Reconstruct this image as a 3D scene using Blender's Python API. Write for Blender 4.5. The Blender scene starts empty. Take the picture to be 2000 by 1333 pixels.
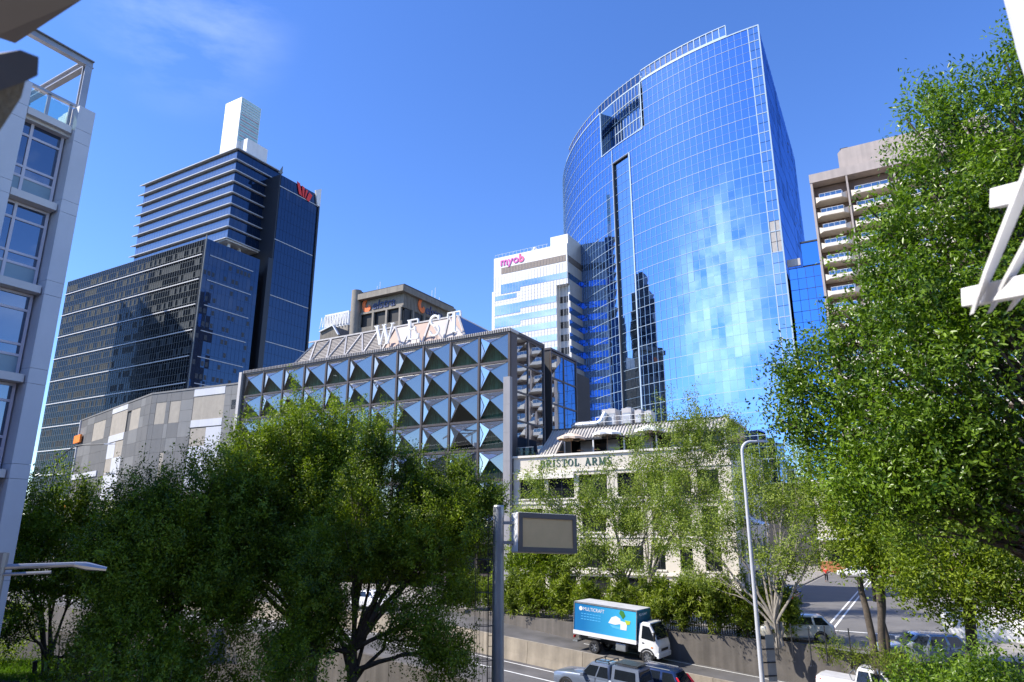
import bpy, bmesh, math, random
import numpy as np
from mathutils import Vector, Matrix
random.seed(7); RNG = np.random.default_rng(11)
SC = bpy.context.scene
COL = SC.collection
# ------------------------------------------------------------------ camera
TH = math.atan(364/1333.); HC = 8.0
cd = bpy.data.cameras.new('camera'); cam = bpy.data.objects.new('camera', cd); COL.objects.link(cam)
cd.lens = 24.0; cd.sensor_width = 36.0; cd.clip_start = .1; cd.clip_end = 6000
cam.location = (0, 0, HC); cam.rotation_euler = (math.pi/2+TH, 0, 0)
cd.dof.use_dof = True; cd.dof.focus_distance = 70; cd.dof.aperture_fstop = 3.2
SC.camera = cam
# ------------------------------------------------------------------ world, sun, exposure
SUN_AZ, SUN_EL = -100.0, 46.0          # degrees right of the view axis, above the horizon
w = bpy.data.worlds.new('World'); SC.world = w; w.use_nodes = True
nt = w.node_tree; nt.nodes.clear(); N = nt.nodes.new; LK = nt.links.new
sky = N('ShaderNodeTexSky'); sky.sky_type = 'NISHITA'; sky.sun_disc = False
sky.sun_elevation = math.radians(SUN_EL); sky.sun_rotation = math.radians(SUN_AZ)
sky.altitude = 0; sky.air_density = 1.0; sky.dust_density = .1; sky.ozone_density = 6.0
hs = N('ShaderNodeHueSaturation'); hs.inputs['Hue'].default_value = .512; hs.inputs['Saturation'].default_value = 1.15; hs.inputs['Value'].default_value = 1.0
LK(sky.outputs[0], hs.inputs['Color'])
tc = N('ShaderNodeTexCoord')
def cluster(direction, radius, scale, stretch, lo, hi, amount, zs=1.):
    """a cloud that stands in one direction of the sky"""
    d = Vector(direction).normalized()
    dist = N('ShaderNodeVectorMath'); dist.operation = 'DISTANCE'; dist.inputs[1].default_value = (d.x, d.y, d.z*zs)
    fl = N('ShaderNodeVectorMath'); fl.operation = 'MULTIPLY'; fl.inputs[1].default_value = (1, 1, zs); LK(tc.outputs['Generated'], fl.inputs[0]); LK(fl.outputs[0], dist.inputs[0])
    m = N('ShaderNodeMapRange'); m.inputs[1].default_value = radius; m.inputs[2].default_value = radius*.25
    m.interpolation_type = 'SMOOTHSTEP'; LK(dist.outputs['Value'], m.inputs[0])
    mp = N('ShaderNodeMapping'); mp.inputs['Scale'].default_value = stretch; mp.inputs['Rotation'].default_value = (0, .5, .3)
    LK(tc.outputs['Generated'], mp.inputs[0])
    no = N('ShaderNodeTexNoise'); no.inputs['Scale'].default_value = scale; no.inputs['Detail'].default_value = 9; no.inputs['Roughness'].default_value = .58
    LK(mp.outputs[0], no.inputs['Vector'])
    r = N('ShaderNodeMapRange'); r.inputs[1].default_value = lo; r.inputs[2].default_value = hi; r.inputs[4].default_value = amount
    LK(no.outputs[0], r.inputs[0])
    k = N('ShaderNodeMath'); k.operation = 'MULTIPLY'; LK(m.outputs[0], k.inputs[0]); LK(r.outputs[0], k.inputs[1])
    return k.outputs[0]
cl = [cluster((-.40, .70, .62), .15, 4.5, (1, 1.6, 3.6), .42, .80, .13),
      cluster((-.85, -.45, .31), .46, 5.5, (1, 1, 2.2), .40, .62, .60, 2.3),
      cluster((.2, -.9, .45), .5, 3.5, (1, 1, 1.6), .46, .7, .6),
      cluster((.9, -.1, .5), .4, 3.5, (1, 1, 1.6), .5, .7, .45)]
acc = cl[0]
for c_ in cl[1:]:
    a_ = N('ShaderNodeMath'); a_.operation = 'MAXIMUM'; LK(acc, a_.inputs[0]); LK(c_, a_.inputs[1]); acc = a_.outputs[0]
mx = N('ShaderNodeMix'); mx.data_type = 'RGBA'; mx.inputs['B'].default_value = (9.5, 9.9, 10.4, 1)
LK(acc, mx.inputs['Factor']); LK(hs.outputs[0], mx.inputs['A'])
bg = N('ShaderNodeBackground'); bg.inputs['Strength'].default_value = .15
LK(mx.outputs['Result'], bg.inputs['Color'])
wo = N('ShaderNodeOutputWorld'); LK(bg.outputs[0], wo.inputs[0])
sl = bpy.data.lights.new('sun', 'SUN'); sun = bpy.data.objects.new('sun', sl); COL.objects.link(sun)
sl.energy = 4.1; sl.angle = math.radians(.53); sl.color = (1, .93, .82)
saz, sel = math.radians(SUN_AZ), math.radians(SUN_EL)
SUNV = Vector((math.sin(saz)*math.cos(sel), math.cos(saz)*math.cos(sel), math.sin(sel)))
sun.rotation_euler = SUNV.to_track_quat('Z', 'Y').to_euler(); sun.location = (-40, -20, 120)
SC.view_settings.view_transform = 'Standard'; SC.view_settings.look = 'None'
SC.view_settings.exposure = 0.93; SC.view_settings.gamma = 1.0; SC.view_settings.use_curve_mapping = False
SC.render.engine = 'CYCLES'
SC.cycles.max_bounces = 8; SC.cycles.transparent_max_bounces = 10; SC.cycles.caustics_reflective = False; SC.cycles.caustics_refractive = False
SC.cycles.use_denoising = True

# ------------------------------------------------------------------ helpers: places
def P(px, py, D):
    """point seen at photo pixel (px,py) standing D metres away on the ground plan"""
    x = (px-1000)/1333.; v = (666.5-py)/1333.
    d = Vector((x, math.cos(TH)-v*math.sin(TH), math.sin(TH)+v*math.cos(TH)))
    return Vector((0, 0, HC)) + d*(D/math.hypot(d.x, d.y))
def proj(p):
    v = Vector(p)-Vector((0, 0, HC)); wv = v.y*math.cos(TH)+v.z*math.sin(TH); u = -v.y*math.sin(TH)+v.z*math.cos(TH)
    return 1000+1333*v.x/wv, 666.5-1333*u/wv, wv
# ------------------------------------------------------------------ helpers: meshes
class MB:
    def __init__(s): s.v = []; s.f = []; s.m = []; s.cur = 0
    def add(s, vs, fs):
        o = len(s.v); s.v += [tuple(p) for p in vs]; s.f += [tuple(i+o for i in f) for f in fs]; s.m += [s.cur]*len(fs); return s
    def box(s, x0, x1, y0, y1, z0, z1):
        return s.add([(x0,y0,z0),(x1,y0,z0),(x1,y1,z0),(x0,y1,z0),(x0,y0,z1),(x1,y0,z1),(x1,y1,z1),(x0,y1,z1)],
                     [(0,3,2,1),(4,5,6,7),(0,1,5,4),(1,2,6,5),(2,3,7,6),(3,0,4,7)])
    def quad(s, a, b, c, d): return s.add([a, b, c, d], [(0,1,2,3)])
    def tri(s, a, b, c): return s.add([a, b, c], [(0,1,2)])
    def hexa(s, b4, t4):
        return s.add(list(b4)+list(t4), [(0,3,2,1),(4,5,6,7),(0,1,5,4),(1,2,6,5),(2,3,7,6),(3,0,4,7)])
    def prism(s, poly, off):
        """closed polygon (3D points) pushed along the vector off"""
        n = len(poly); off = Vector(off); q = [Vector(p) for p in poly]
        return s.add(q+[p+off for p in q], [tuple(range(n))[::-1], tuple(range(n, 2*n))]+[(i, (i+1) % n, n+(i+1) % n, n+i) for i in range(n)])
    def tube(s, path, rad, n=6, cap=True):
        path = [Vector(p) for p in path]
        if not hasattr(rad, '__len__'): rad = [rad]*len(path)
        vs = []; fs = []; ref = None
        for i, p in enumerate(path):
            t = (path[min(i+1, len(path)-1)]-path[max(i-1, 0)])
            t = t.normalized() if t.length > 1e-9 else Vector((0,0,1))
            if ref is None: ref = t.orthogonal().normalized()
            ref = (ref-t*ref.dot(t)); ref = ref.normalized() if ref.length > 1e-6 else t.orthogonal().normalized()
            b = t.cross(ref)
            for k in range(n):
                a = 2*math.pi*k/n; vs.append(p+(ref*math.cos(a)+b*math.sin(a))*rad[i])
        for i in range(len(path)-1):
            for k in range(n): fs.append((i*n+k, i*n+(k+1) % n, (i+1)*n+(k+1) % n, (i+1)*n+k))
        if cap: fs += [tuple(range(n))[::-1], tuple((len(path)-1)*n+k for k in range(n))]
        return s.add(vs, fs)
    def bar(s, a, b, wx, wz, up=(0, 0, 1)):
        a, b = Vector(a), Vector(b); t = (b-a).normalized(); u = Vector(up); sx = t.cross(u)
        sx = sx.normalized()*wx/2 if sx.length > 1e-6 else t.orthogonal().normalized()*wx/2
        uu = sx.cross(t).normalized()*wz/2
        return s.hexa([a-sx-uu, a+sx-uu, a+sx+uu, a-sx+uu], [b-sx-uu, b+sx-uu, b+sx+uu, b-sx+uu])
    def lathe(s, prof, axis='z', n=16, at=(0,0,0)):
        vs = []; fs = []; m = len(prof)
        for k in range(n):
            a = 2*math.pi*k/n; c, q = math.cos(a), math.sin(a)
            for r_, h in prof:
                p = {'z': (r_*c, r_*q, h), 'y': (r_*c, h, r_*q), 'x': (h, r_*c, r_*q)}[axis]
                vs.append((p[0]+at[0], p[1]+at[1], p[2]+at[2]))
        for k in range(n):
            for j in range(m-1): fs.append((k*m+j, ((k+1) % n)*m+j, ((k+1) % n)*m+j+1, k*m+j+1))
        return s.add(vs, fs)
    def loft(s, rings, cap=True):
        n = len(rings[0]); vs = [p for r_ in rings for p in r_]; fs = []
        for i in range(len(rings)-1):
            for k in range(n): fs.append((i*n+k, i*n+(k+1) % n, (i+1)*n+(k+1) % n, (i+1)*n+k))
        if cap: fs += [tuple(range(n))[::-1], tuple((len(rings)-1)*n+k for k in range(n))]
        return s.add(vs, fs)
    def mesh(s, name, mats, smooth=False, fix=True):
        me = bpy.data.meshes.new(name); me.from_pydata(s.v, [], s.f)
        for m_ in (mats if isinstance(mats, (list, tuple)) else [mats]): me.materials.append(m_)
        if isinstance(mats, (list, tuple)) and len(mats) > 1: me.polygons.foreach_set('material_index', s.m)
        if fix:
            bm = bmesh.new(); bm.from_mesh(me); bmesh.ops.recalc_face_normals(bm, faces=bm.faces); bm.to_mesh(me); bm.free()
        if smooth:
            me.polygons.foreach_set('use_smooth', [True]*len(me.polygons))
            try: me.set_sharp_from_angle(angle=math.radians(smooth if smooth > 1 else 40))
            except Exception: pass
        me.update(); return me
    def build(s, name, mats, parent=None, smooth=False, bevel=0, loc=None, fix=True):
        o = link(name, s.mesh(name, mats, smooth, fix), parent, loc)
        if bevel:
            b = o.modifiers.new('bevel', 'BEVEL'); b.width = bevel; b.segments = 2; b.limit_method = 'ANGLE'
        return o
def link(name, me, parent=None, loc=None, rot=None):
    o = bpy.data.objects.new(name, me); COL.objects.link(o)
    if parent: o.parent = parent
    if loc is not None: o.location = loc
    if rot is not None: o.rotation_euler = rot
    return o
def tag(o, label=None, cat=None, group=None, kind=None):
    if label: o['label'] = label
    if cat: o['category'] = cat
    if group: o['group'] = group
    if kind: o['kind'] = kind
    return o
def thing(name, label, cat, loc=(0,0,0), rz=0, group=None):
    o = bpy.data.objects.new(name, None); COL.objects.link(o); o.location = loc; o.rotation_euler = (0, 0, math.radians(rz))
    o.empty_display_size = .5
    return tag(o, label, cat, group)
def copy_tree(o, parent=None):
    c = o.copy(); COL.objects.link(c); c.parent = parent
    for ch in list(o.children): copy_tree(ch, c)
    return c
def bx(name, mat, parent, *a, bevel=0): return MB().box(*a).build(name, mat, parent, bevel=bevel)
def wall_mesh(x0, x1, z0, z1, y0, y1, holes):
    """a wall in the local x-z plane with rectangular openings (x0,x1,z0,z1)"""
    xs = sorted({x0, x1, *[h[0] for h in holes], *[h[1] for h in holes]}); zs = sorted({z0, z1, *[h[2] for h in holes], *[h[3] for h in holes]})
    xs = [x for x in xs if x0 <= x <= x1]; zs = [z for z in zs if z0 <= z <= z1]
    m = MB(); solid = {}
    for i in range(len(xs)-1):
        for k in range(len(zs)-1):
            cx, cz = (xs[i]+xs[i+1])/2, (zs[k]+zs[k+1])/2
            solid[i, k] = not any(h[0] < cx < h[1] and h[2] < cz < h[3] for h in holes)
    for (i, k), s_ in solid.items():
        if not s_: continue
        a, b, c, d = xs[i], xs[i+1], zs[k], zs[k+1]
        m.quad((a,y0,c),(b,y0,c),(b,y0,d),(a,y0,d)); m.quad((a,y1,c),(a,y1,d),(b,y1,d),(b,y1,c))
        if not solid.get((i-1, k)): m.quad((a,y0,c),(a,y0,d),(a,y1,d),(a,y1,c))
        if not solid.get((i+1, k)): m.quad((b,y0,c),(b,y1,c),(b,y1,d),(b,y0,d))
        if not solid.get((i, k-1)): m.quad((a,y0,c),(a,y1,c),(b,y1,c),(b,y0,c))
        if not solid.get((i, k+1)): m.quad((a,y0,d),(b,y0,d),(b,y1,d),(a,y1,d))
    return m
# ------------------------------------------------------------------ helpers: materials
MATS = {}
def mat(name, col, rough=.6, metal=0., var=.12, scale=1.5, bump=0., spec=.5, streak=0., coat=0., attr=None, detail=5):
    m = bpy.data.materials.new(name); m.use_nodes = True; t = m.node_tree; b = t.nodes['Principled BSDF']
    b.inputs['Roughness'].default_value = rough; b.inputs['Metallic'].default_value = metal
    b.inputs['Specular IOR Level'].default_value = spec; b.inputs['Coat Weight'].default_value = coat
    b.inputs['Coat Roughness'].default_value = .05
    c = t.nodes.new('ShaderNodeTexCoord'); out = None
    no = t.nodes.new('ShaderNodeTexNoise'); no.inputs['Scale'].default_value = scale; no.inputs['Detail'].default_value = detail; no.inputs['Roughness'].default_value = .62
    t.links.new(c.outputs['Object'], no.inputs['Vector'])
    mr = t.nodes.new('ShaderNodeMapRange'); mr.inputs[1].default_value = .3; mr.inputs[2].default_value = .7
    mr.inputs[3].default_value = 1-var; mr.inputs[4].default_value = 1+var; t.links.new(no.outputs[0], mr.inputs[0]); fac = mr.outputs[0]
    if streak:
        mp = t.nodes.new('ShaderNodeMapping'); mp.inputs['Scale'].default_value = (1.6, 1.6, .09); t.links.new(c.outputs['Object'], mp.inputs[0])
        n2 = t.nodes.new('ShaderNodeTexNoise'); n2.inputs['Scale'].default_value = 1.1; n2.inputs['Detail'].default_value = 6; t.links.new(mp.outputs[0], n2.inputs['Vector'])
        m2 = t.nodes.new('ShaderNodeMapRange'); m2.inputs[1].default_value = .35; m2.inputs[2].default_value = .7; m2.inputs[3].default_value = 1; m2.inputs[4].default_value = 1-streak
        t.links.new(n2.outputs[0], m2.inputs[0])
        k = t.nodes.new('ShaderNodeMath'); k.operation = 'MULTIPLY'; t.links.new(fac, k.inputs[0]); t.links.new(m2.outputs[0], k.inputs[1]); fac = k.outputs[0]
    sc_ = t.nodes.new('ShaderNodeVectorMath'); sc_.operation = 'SCALE'; sc_.inputs[0].default_value = col; t.links.new(fac, sc_.inputs['Scale'])
    res = sc_.outputs[0]
    if attr:
        at = t.nodes.new('ShaderNodeAttribute'); at.attribute_name = attr
        k = t.nodes.new('ShaderNodeVectorMath'); k.operation = 'SCALE'; t.links.new(res, k.inputs[0]); t.links.new(at.outputs['Fac'], k.inputs['Scale']); res = k.outputs[0]
    t.links.new(res, b.inputs['Base Color'])
    rr = t.nodes.new('ShaderNodeMapRange'); rr.inputs[3].default_value = max(.01, rough*(1-.25)); rr.inputs[4].default_value = min(1, rough*1.2)
    t.links.new(no.outputs[0], rr.inputs[0]); t.links.new(rr.outputs[0], b.inputs['Roughness'])
    if bump:
        bp = t.nodes.new('ShaderNodeBump'); bp.inputs['Strength'].default_value = bump; bp.inputs['Distance'].default_value = .03
        n3 = t.nodes.new('ShaderNodeTexNoise'); n3.inputs['Scale'].default_value = scale*9; n3.inputs['Detail'].default_value = 8; t.links.new(c.outputs['Object'], n3.inputs['Vector'])
        t.links.new(n3.outputs[0], bp.inputs['Height']); t.links.new(bp.outputs[0], b.inputs['Normal'])
    MATS[name] = m; return m
def mirror(name, col, rough=.02, wave=.0, wscale=.35, var=.08, dark=None, share=.75, fres=True, spec=.5, body=.08):
    """coated facade glass: a tinted mirror over a dark body"""
    m = bpy.data.materials.new(name); m.use_nodes = True; t = m.node_tree; b = t.nodes['Principled BSDF']; out = t.nodes['Material Output']
    b.inputs['Base Color'].default_value = (*(dark or (.006, .012, .025)), 1); b.inputs['Roughness'].default_value = body; b.inputs['Specular IOR Level'].default_value = spec
    g = t.nodes.new('ShaderNodeBsdfGlossy'); g.inputs['Roughness'].default_value = rough
    oi = t.nodes.new('ShaderNodeObjectInfo'); mr = t.nodes.new('ShaderNodeMapRange'); mr.inputs[3].default_value = 1-var; mr.inputs[4].default_value = 1+var*.3
    t.links.new(oi.outputs['Random'], mr.inputs[0])
    s_ = t.nodes.new('ShaderNodeVectorMath'); s_.operation = 'SCALE'; s_.inputs[0].default_value = col; t.links.new(mr.outputs[0], s_.inputs['Scale']); t.links.new(s_.outputs[0], g.inputs['Color'])
    mixs = t.nodes.new('ShaderNodeMixShader')
    if fres:
        lw = t.nodes.new('ShaderNodeFresnel'); lw.inputs['IOR'].default_value = 1.5
        k = t.nodes.new('ShaderNodeMapRange'); k.inputs[1].default_value = .04; k.inputs[2].default_value = .6; k.inputs[3].default_value = share; k.inputs[4].default_value = min(1, share+.35)
        t.links.new(lw.outputs[0], k.inputs[0]); t.links.new(k.outputs[0], mixs.inputs[0])
    else: mixs.inputs[0].default_value = share
    t.links.new(b.outputs[0], mixs.inputs[1]); t.links.new(g.outputs[0], mixs.inputs[2]); t.links.new(mixs.outputs[0], out.inputs[0])
    if wave:
        c = t.nodes.new('ShaderNodeTexCoord'); no = t.nodes.new('ShaderNodeTexNoise'); no.inputs['Scale'].default_value = wscale; no.inputs['Detail'].default_value = 1.5
        t.links.new(c.outputs['Object'], no.inputs['Vector']); bp = t.nodes.new('ShaderNodeBump'); bp.inputs['Strength'].default_value = 1; bp.inputs['Distance'].default_value = wave
        t.links.new(no.outputs[0], bp.inputs['Height']); t.links.new(bp.outputs[0], g.inputs['Normal']); t.links.new(bp.outputs[0], b.inputs['Normal'])
    MATS[name] = m; return m
def clear_glass(name, tint, share=.12, rough=.01, refl=(1, 1, 1)):
    m = bpy.data.materials.new(name); m.use_nodes = True; t = m.node_tree; t.nodes.remove(t.nodes['Principled BSDF']); out = t.nodes['Material Output']
    tr = t.nodes.new('ShaderNodeBsdfTransparent'); tr.inputs[0].default_value = (*tint, 1)
    g = t.nodes.new('ShaderNodeBsdfGlossy'); g.inputs['Roughness'].default_value = rough; g.inputs['Color'].default_value = (*refl, 1)
    lw = t.nodes.new('ShaderNodeFresnel'); lw.inputs['IOR'].default_value = 1.5
    k = t.nodes.new('ShaderNodeMapRange'); k.inputs[1].default_value = .04; k.inputs[2].default_value = .8; k.inputs[3].default_value = share; k.inputs[4].default_value = min(1, share+.6)
    mixs = t.nodes.new('ShaderNodeMixShader'); t.links.new(lw.outputs[0], k.inputs[0]); t.links.new(k.outputs[0], mixs.inputs[0])
    t.links.new(tr.outputs[0], mixs.inputs[1]); t.links.new(g.outputs[0], mixs.inputs[2]); t.links.new(mixs.outputs[0], out.inputs[0])
    MATS[name] = m; return m
def leaf_mat(name, dark, light, gloss=.35, trans=.35):
    m = bpy.data.materials.new(name); m.use_nodes = True; t = m.node_tree; b = t.nodes['Principled BSDF']; out = t.nodes['Material Output']
    at = t.nodes.new('ShaderNodeAttribute'); at.attribute_name = 'tint'
    cr = t.nodes.new('ShaderNodeValToRGB'); cr.color_ramp.elements[0].color = (*dark, 1); cr.color_ramp.elements[1].color = (*light, 1)
    t.links.new(at.outputs['Fac'], cr.inputs[0]); t.links.new(cr.outputs[0], b.inputs['Base Color'])
    b.inputs['Roughness'].default_value = gloss; b.inputs['Specular IOR Level'].default_value = .28
    tl = t.nodes.new('ShaderNodeBsdfTranslucent'); k = t.nodes.new('ShaderNodeVectorMath'); k.operation = 'MULTIPLY'; k.inputs[1].default_value = (1.5, 1.7, .5)
    t.links.new(cr.outputs[0], k.inputs[0]); t.links.new(k.outputs[0], tl.inputs[0])
    mixs = t.nodes.new('ShaderNodeMixShader'); mixs.inputs[0].default_value = trans
    t.links.new(b.outputs[0], mixs.inputs[1]); t.links.new(tl.outputs[0], mixs.inputs[2]); t.links.new(mixs.outputs[0], out.inputs[0])
    MATS[name] = m; return m
M = MATS
mat('asphalt', (.105, .10, .098), .9, var=.42, scale=.35, bump=.25, detail=9)
mat('asphalt_pale', (.14, .135, .13), .9, var=.2, scale=.5, bump=.2, detail=9)
mat('paving', (.27, .25, .225), .85, var=.18, scale=.7, bump=.15)
mat('soil', (.035, .028, .018), .95, var=.4, scale=1.2, bump=.6)
mat('road_paint', (.72, .72, .70), .7, var=.12, scale=5)
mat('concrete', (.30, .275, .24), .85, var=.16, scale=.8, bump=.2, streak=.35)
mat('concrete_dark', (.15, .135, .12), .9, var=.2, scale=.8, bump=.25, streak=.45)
mat('barrier_concrete', (.36, .31, .24), .85, var=.15, scale=1.2, bump=.15, streak=.35)
mat('bark', (.10, .08, .062), .9, var=.4, scale=6, bump=.7)
mat('bark_grey', (.26, .235, .20), .85, var=.3, scale=5, bump=.5)
leaf_mat('fig_leaf', (.018, .052, .007), (.29, .37, .022), .42, .32)
leaf_mat('fig_leaf_near', (.018, .06, .009), (.23, .35, .03), .30, .32)
leaf_mat('pale_leaf', (.085, .135, .022), (.33, .39, .07), .42, .33)
leaf_mat('bamboo_leaf', (.05, .09, .01), (.26, .31, .03), .45, .35)
leaf_mat('grass_blade', (.05, .12, .01), (.16, .27, .02), .5, .35)
mat('white_paint', (.80, .80, .79), .45, var=.05, scale=2)
mat('white_metal', (.74, .75, .77), .35, var=.06, scale=1.5, streak=.08)
mat('grey_metal', (.33, .34, .36), .4, metal=.4, var=.08, scale=2)
mat('galvanised', (.42, .44, .46), .38, metal=.7, var=.12, scale=3)
mat('dark_metal', (.045, .047, .052), .45, metal=.3, var=.15, scale=3)
mat('black', (.012, .012, .013), .6, var=.1)
mat('rubber', (.018, .018, .019), .75, var=.2, scale=6)
# ================================================================== SETTING
mat('bounce_paving', (.46, .42, .37), .85, var=.12, scale=.7)
R0 = Vector((5.1, 46.1, 0)); RA = math.radians(-35); RE = Vector((math.cos(RA), math.sin(RA), 0)); RN = Vector((-math.sin(RA), math.cos(RA), 0))
def zfar(s): return .4-.07*max(-15, min(26, s))
def znear(s): return zfar(s)-1.0
def RD(s, n, z=0): p = R0+RE*s+RN*n; return Vector((p.x, p.y, z))
def wall_n(s):
    if s > -2: return 2.75
    return 2.75+(-2-s)*.165
TZ = 1.6
SS = [-220, -120, -80, -60, -45, -36, -30, -26, -22, -18, -15, -12, -9, -6, -3, 0, 3, 6, 9, 12, 16, 20, 26, 32, 40, 60, 120]
def strip(n0, n1, zf, dz=0, ss=SS):
    m = MB()
    for a, b in zip(ss[:-1], ss[1:]):
        f0 = n0 if callable(n0) else (lambda s: n0); f1 = n1 if callable(n1) else (lambda s: n1)
        m.quad(RD(a, f0(a), zf(a)+dz), RD(b, f0(b), zf(b)+dz), RD(b, f1(b), zf(b)+dz), RD(a, f1(a), zf(a)+dz))
    return m
g = MB(); g.quad((-3000, -3000, -2.6), (3000, -3000, -2.6), (3000, 3000, -2.6), (-3000, 3000, -2.6))
tag(g.build('ground', M['soil']), kind='structure')
pm0 = MB(); pm0.quad((-13, -4, -2.55), (60, -4, -2.55), (60, 16, -2.55), (-8, 20, -2.55)); tag(pm0.build('bounce_sheet', M['bounce_paving']), kind='structure')  # unseen pale sheet added to bounce warm light upward
gb = MB(); gb.quad(RD(-90, -30, -1.2), RD(40, -30, -1.4), RD(40, -9, -1.4), RD(-90, -9, -1.2))
tag(gb.build('garden_bed', M['soil']), kind='structure')
tag(strip(-8.4, -1.45, znear).build('near_road', M['asphalt']), kind='structure')
tag(strip(-1.25, lambda s: wall_n(s)+.05, zfar).build('far_road', M['asphalt']), kind='structure')
def dashes(name, n, zf, s0, s1, on, off, wd=.13):
    m = MB(); s = s0
    while s < s1:
        e = min(s+on, s1); k = max(1, int((e-s)/2))
        for i in range(k):
            a, b = s+(e-s)*i/k, s+(e-s)*(i+1)/k
            m.quad(RD(a, n-wd/2, zf(a)+.006), RD(b, n-wd/2, zf(b)+.006), RD(b, n+wd/2, zf(b)+.006), RD(a, n+wd/2, zf(a)+.006))
        s = e+off
    return tag(m.build(name, M['road_paint']), kind='structure')
dashes('edge_line', -2.15, znear, -80, 26, 106, 0); dashes('lane_line', -4.1, znear, -80, 26, 106, 0, .15)
dashes('kerb_line', -.85, zfar, -80, 26, 106, 0); dashes('kerb_line', 2.3, zfar, -2, 26, 30, 0, .11)
# terrace behind the retaining wall: one sheet out to the horizon
tm = MB(); edge = [RD(s, wall_n(s)+.3, TZ) for s in SS]; far_ = [RD(-1500, 1500, TZ), RD(1500, 1500, TZ)]
n_ = len(edge); tm.add([RD(-1500, wall_n(-220)+.3, TZ)]+edge+[RD(1500, 3.05, TZ), far_[1], far_[0]], [tuple(range(n_+4))])
tag(tm.build('terrace', M['paving']), kind='structure')
# median barrier, in cast lengths
bar = thing('median_barrier', 'low weathered tan concrete barrier between the two carriageways', 'barrier', RD(0, -1.35, znear(0)))
o0 = Vector(bar.location)
s = -60.
while s < 26:
    a, b = s+.012, s+3.99; m = MB(); ring = []
    for q in (a, (a+b)/2, b):
        zb, zt = znear(q)-.3, zfar(q)+.30
        ring.append([RD(q, -1.62, zb)-o0, RD(q, -1.20, zb)-o0, RD(q, -1.22, zt)-o0, RD(q, -1.42, zt)-o0, RD(q, -1.50, znear(q)+.45)-o0])
    m.loft(ring); m.build('barrier_block', M['barrier_concrete'], bar); s += 4
# retaining wall with coping
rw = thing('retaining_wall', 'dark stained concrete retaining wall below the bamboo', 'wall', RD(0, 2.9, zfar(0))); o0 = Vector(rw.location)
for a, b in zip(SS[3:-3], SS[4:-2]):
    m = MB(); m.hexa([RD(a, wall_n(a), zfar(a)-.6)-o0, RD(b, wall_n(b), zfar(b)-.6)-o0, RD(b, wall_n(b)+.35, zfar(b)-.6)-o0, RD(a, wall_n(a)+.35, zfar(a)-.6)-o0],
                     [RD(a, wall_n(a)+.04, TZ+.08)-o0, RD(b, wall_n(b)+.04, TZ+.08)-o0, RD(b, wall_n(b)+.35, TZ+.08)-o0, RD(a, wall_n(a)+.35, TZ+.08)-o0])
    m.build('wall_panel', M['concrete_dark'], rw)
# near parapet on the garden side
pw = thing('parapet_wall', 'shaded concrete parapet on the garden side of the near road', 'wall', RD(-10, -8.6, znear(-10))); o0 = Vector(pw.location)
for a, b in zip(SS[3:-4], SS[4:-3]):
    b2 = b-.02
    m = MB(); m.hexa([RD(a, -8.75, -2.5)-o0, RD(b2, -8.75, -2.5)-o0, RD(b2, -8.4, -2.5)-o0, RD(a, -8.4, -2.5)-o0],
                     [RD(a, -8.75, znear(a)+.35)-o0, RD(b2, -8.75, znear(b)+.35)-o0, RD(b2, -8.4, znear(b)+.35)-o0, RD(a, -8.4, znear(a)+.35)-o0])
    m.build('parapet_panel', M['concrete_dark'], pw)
# ================================================================== GRID FRAME (city blocks turned -30 degrees)
GA = math.radians(-30); GX = Vector((math.cos(GA), math.sin(GA), 0)); GY = Vector((-math.sin(GA), math.cos(GA), 0))
HO = Vector((-.23, 75., 0))
def HG(x, y, z=0): return HO+GX*x+GY*y+Vector((0, 0, z))
# cross street
m = MB(); m.quad(HG(25.5, -18, TZ+.005), HG(39, -24, TZ+.005), HG(37, 90, TZ+.005), HG(25.5, 90, TZ+.005)); tag(m.build('cross_street', M['asphalt_pale']), kind='structure')
m = MB()
for dx in (0, .45): m.quad(HG(31.4+dx, -18, TZ+.014), HG(31.55+dx, -18, TZ+.014), HG(31.0+dx, 60, TZ+.014), HG(30.85+dx, 60, TZ+.014))
m.quad(HG(26, -13.2, TZ+.014), HG(38, -14.2, TZ+.014), HG(38, -13.9, TZ+.014), HG(26, -12.9, TZ+.014))
tag(m.build('street_marking', M['road_paint']), kind='structure')
k = MB()
for x0 in (24.9, 39.0): k.hexa([HG(x0, -13, TZ), HG(x0+.3, -13, TZ), HG(x0+.3-(.0 if x0 < 30 else 1.6), 90, TZ), HG(x0-(.0 if x0 < 30 else 1.6), 90, TZ)],
                               [HG(x0, -13, TZ+.14), HG(x0+.3, -13, TZ+.14), HG(x0+.3-(.0 if x0 < 30 else 1.6), 90, TZ+.14), HG(x0-(.0 if x0 < 30 else 1.6), 90, TZ+.14)])
tag(k.build('kerb', M['concrete']), kind='structure')

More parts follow.
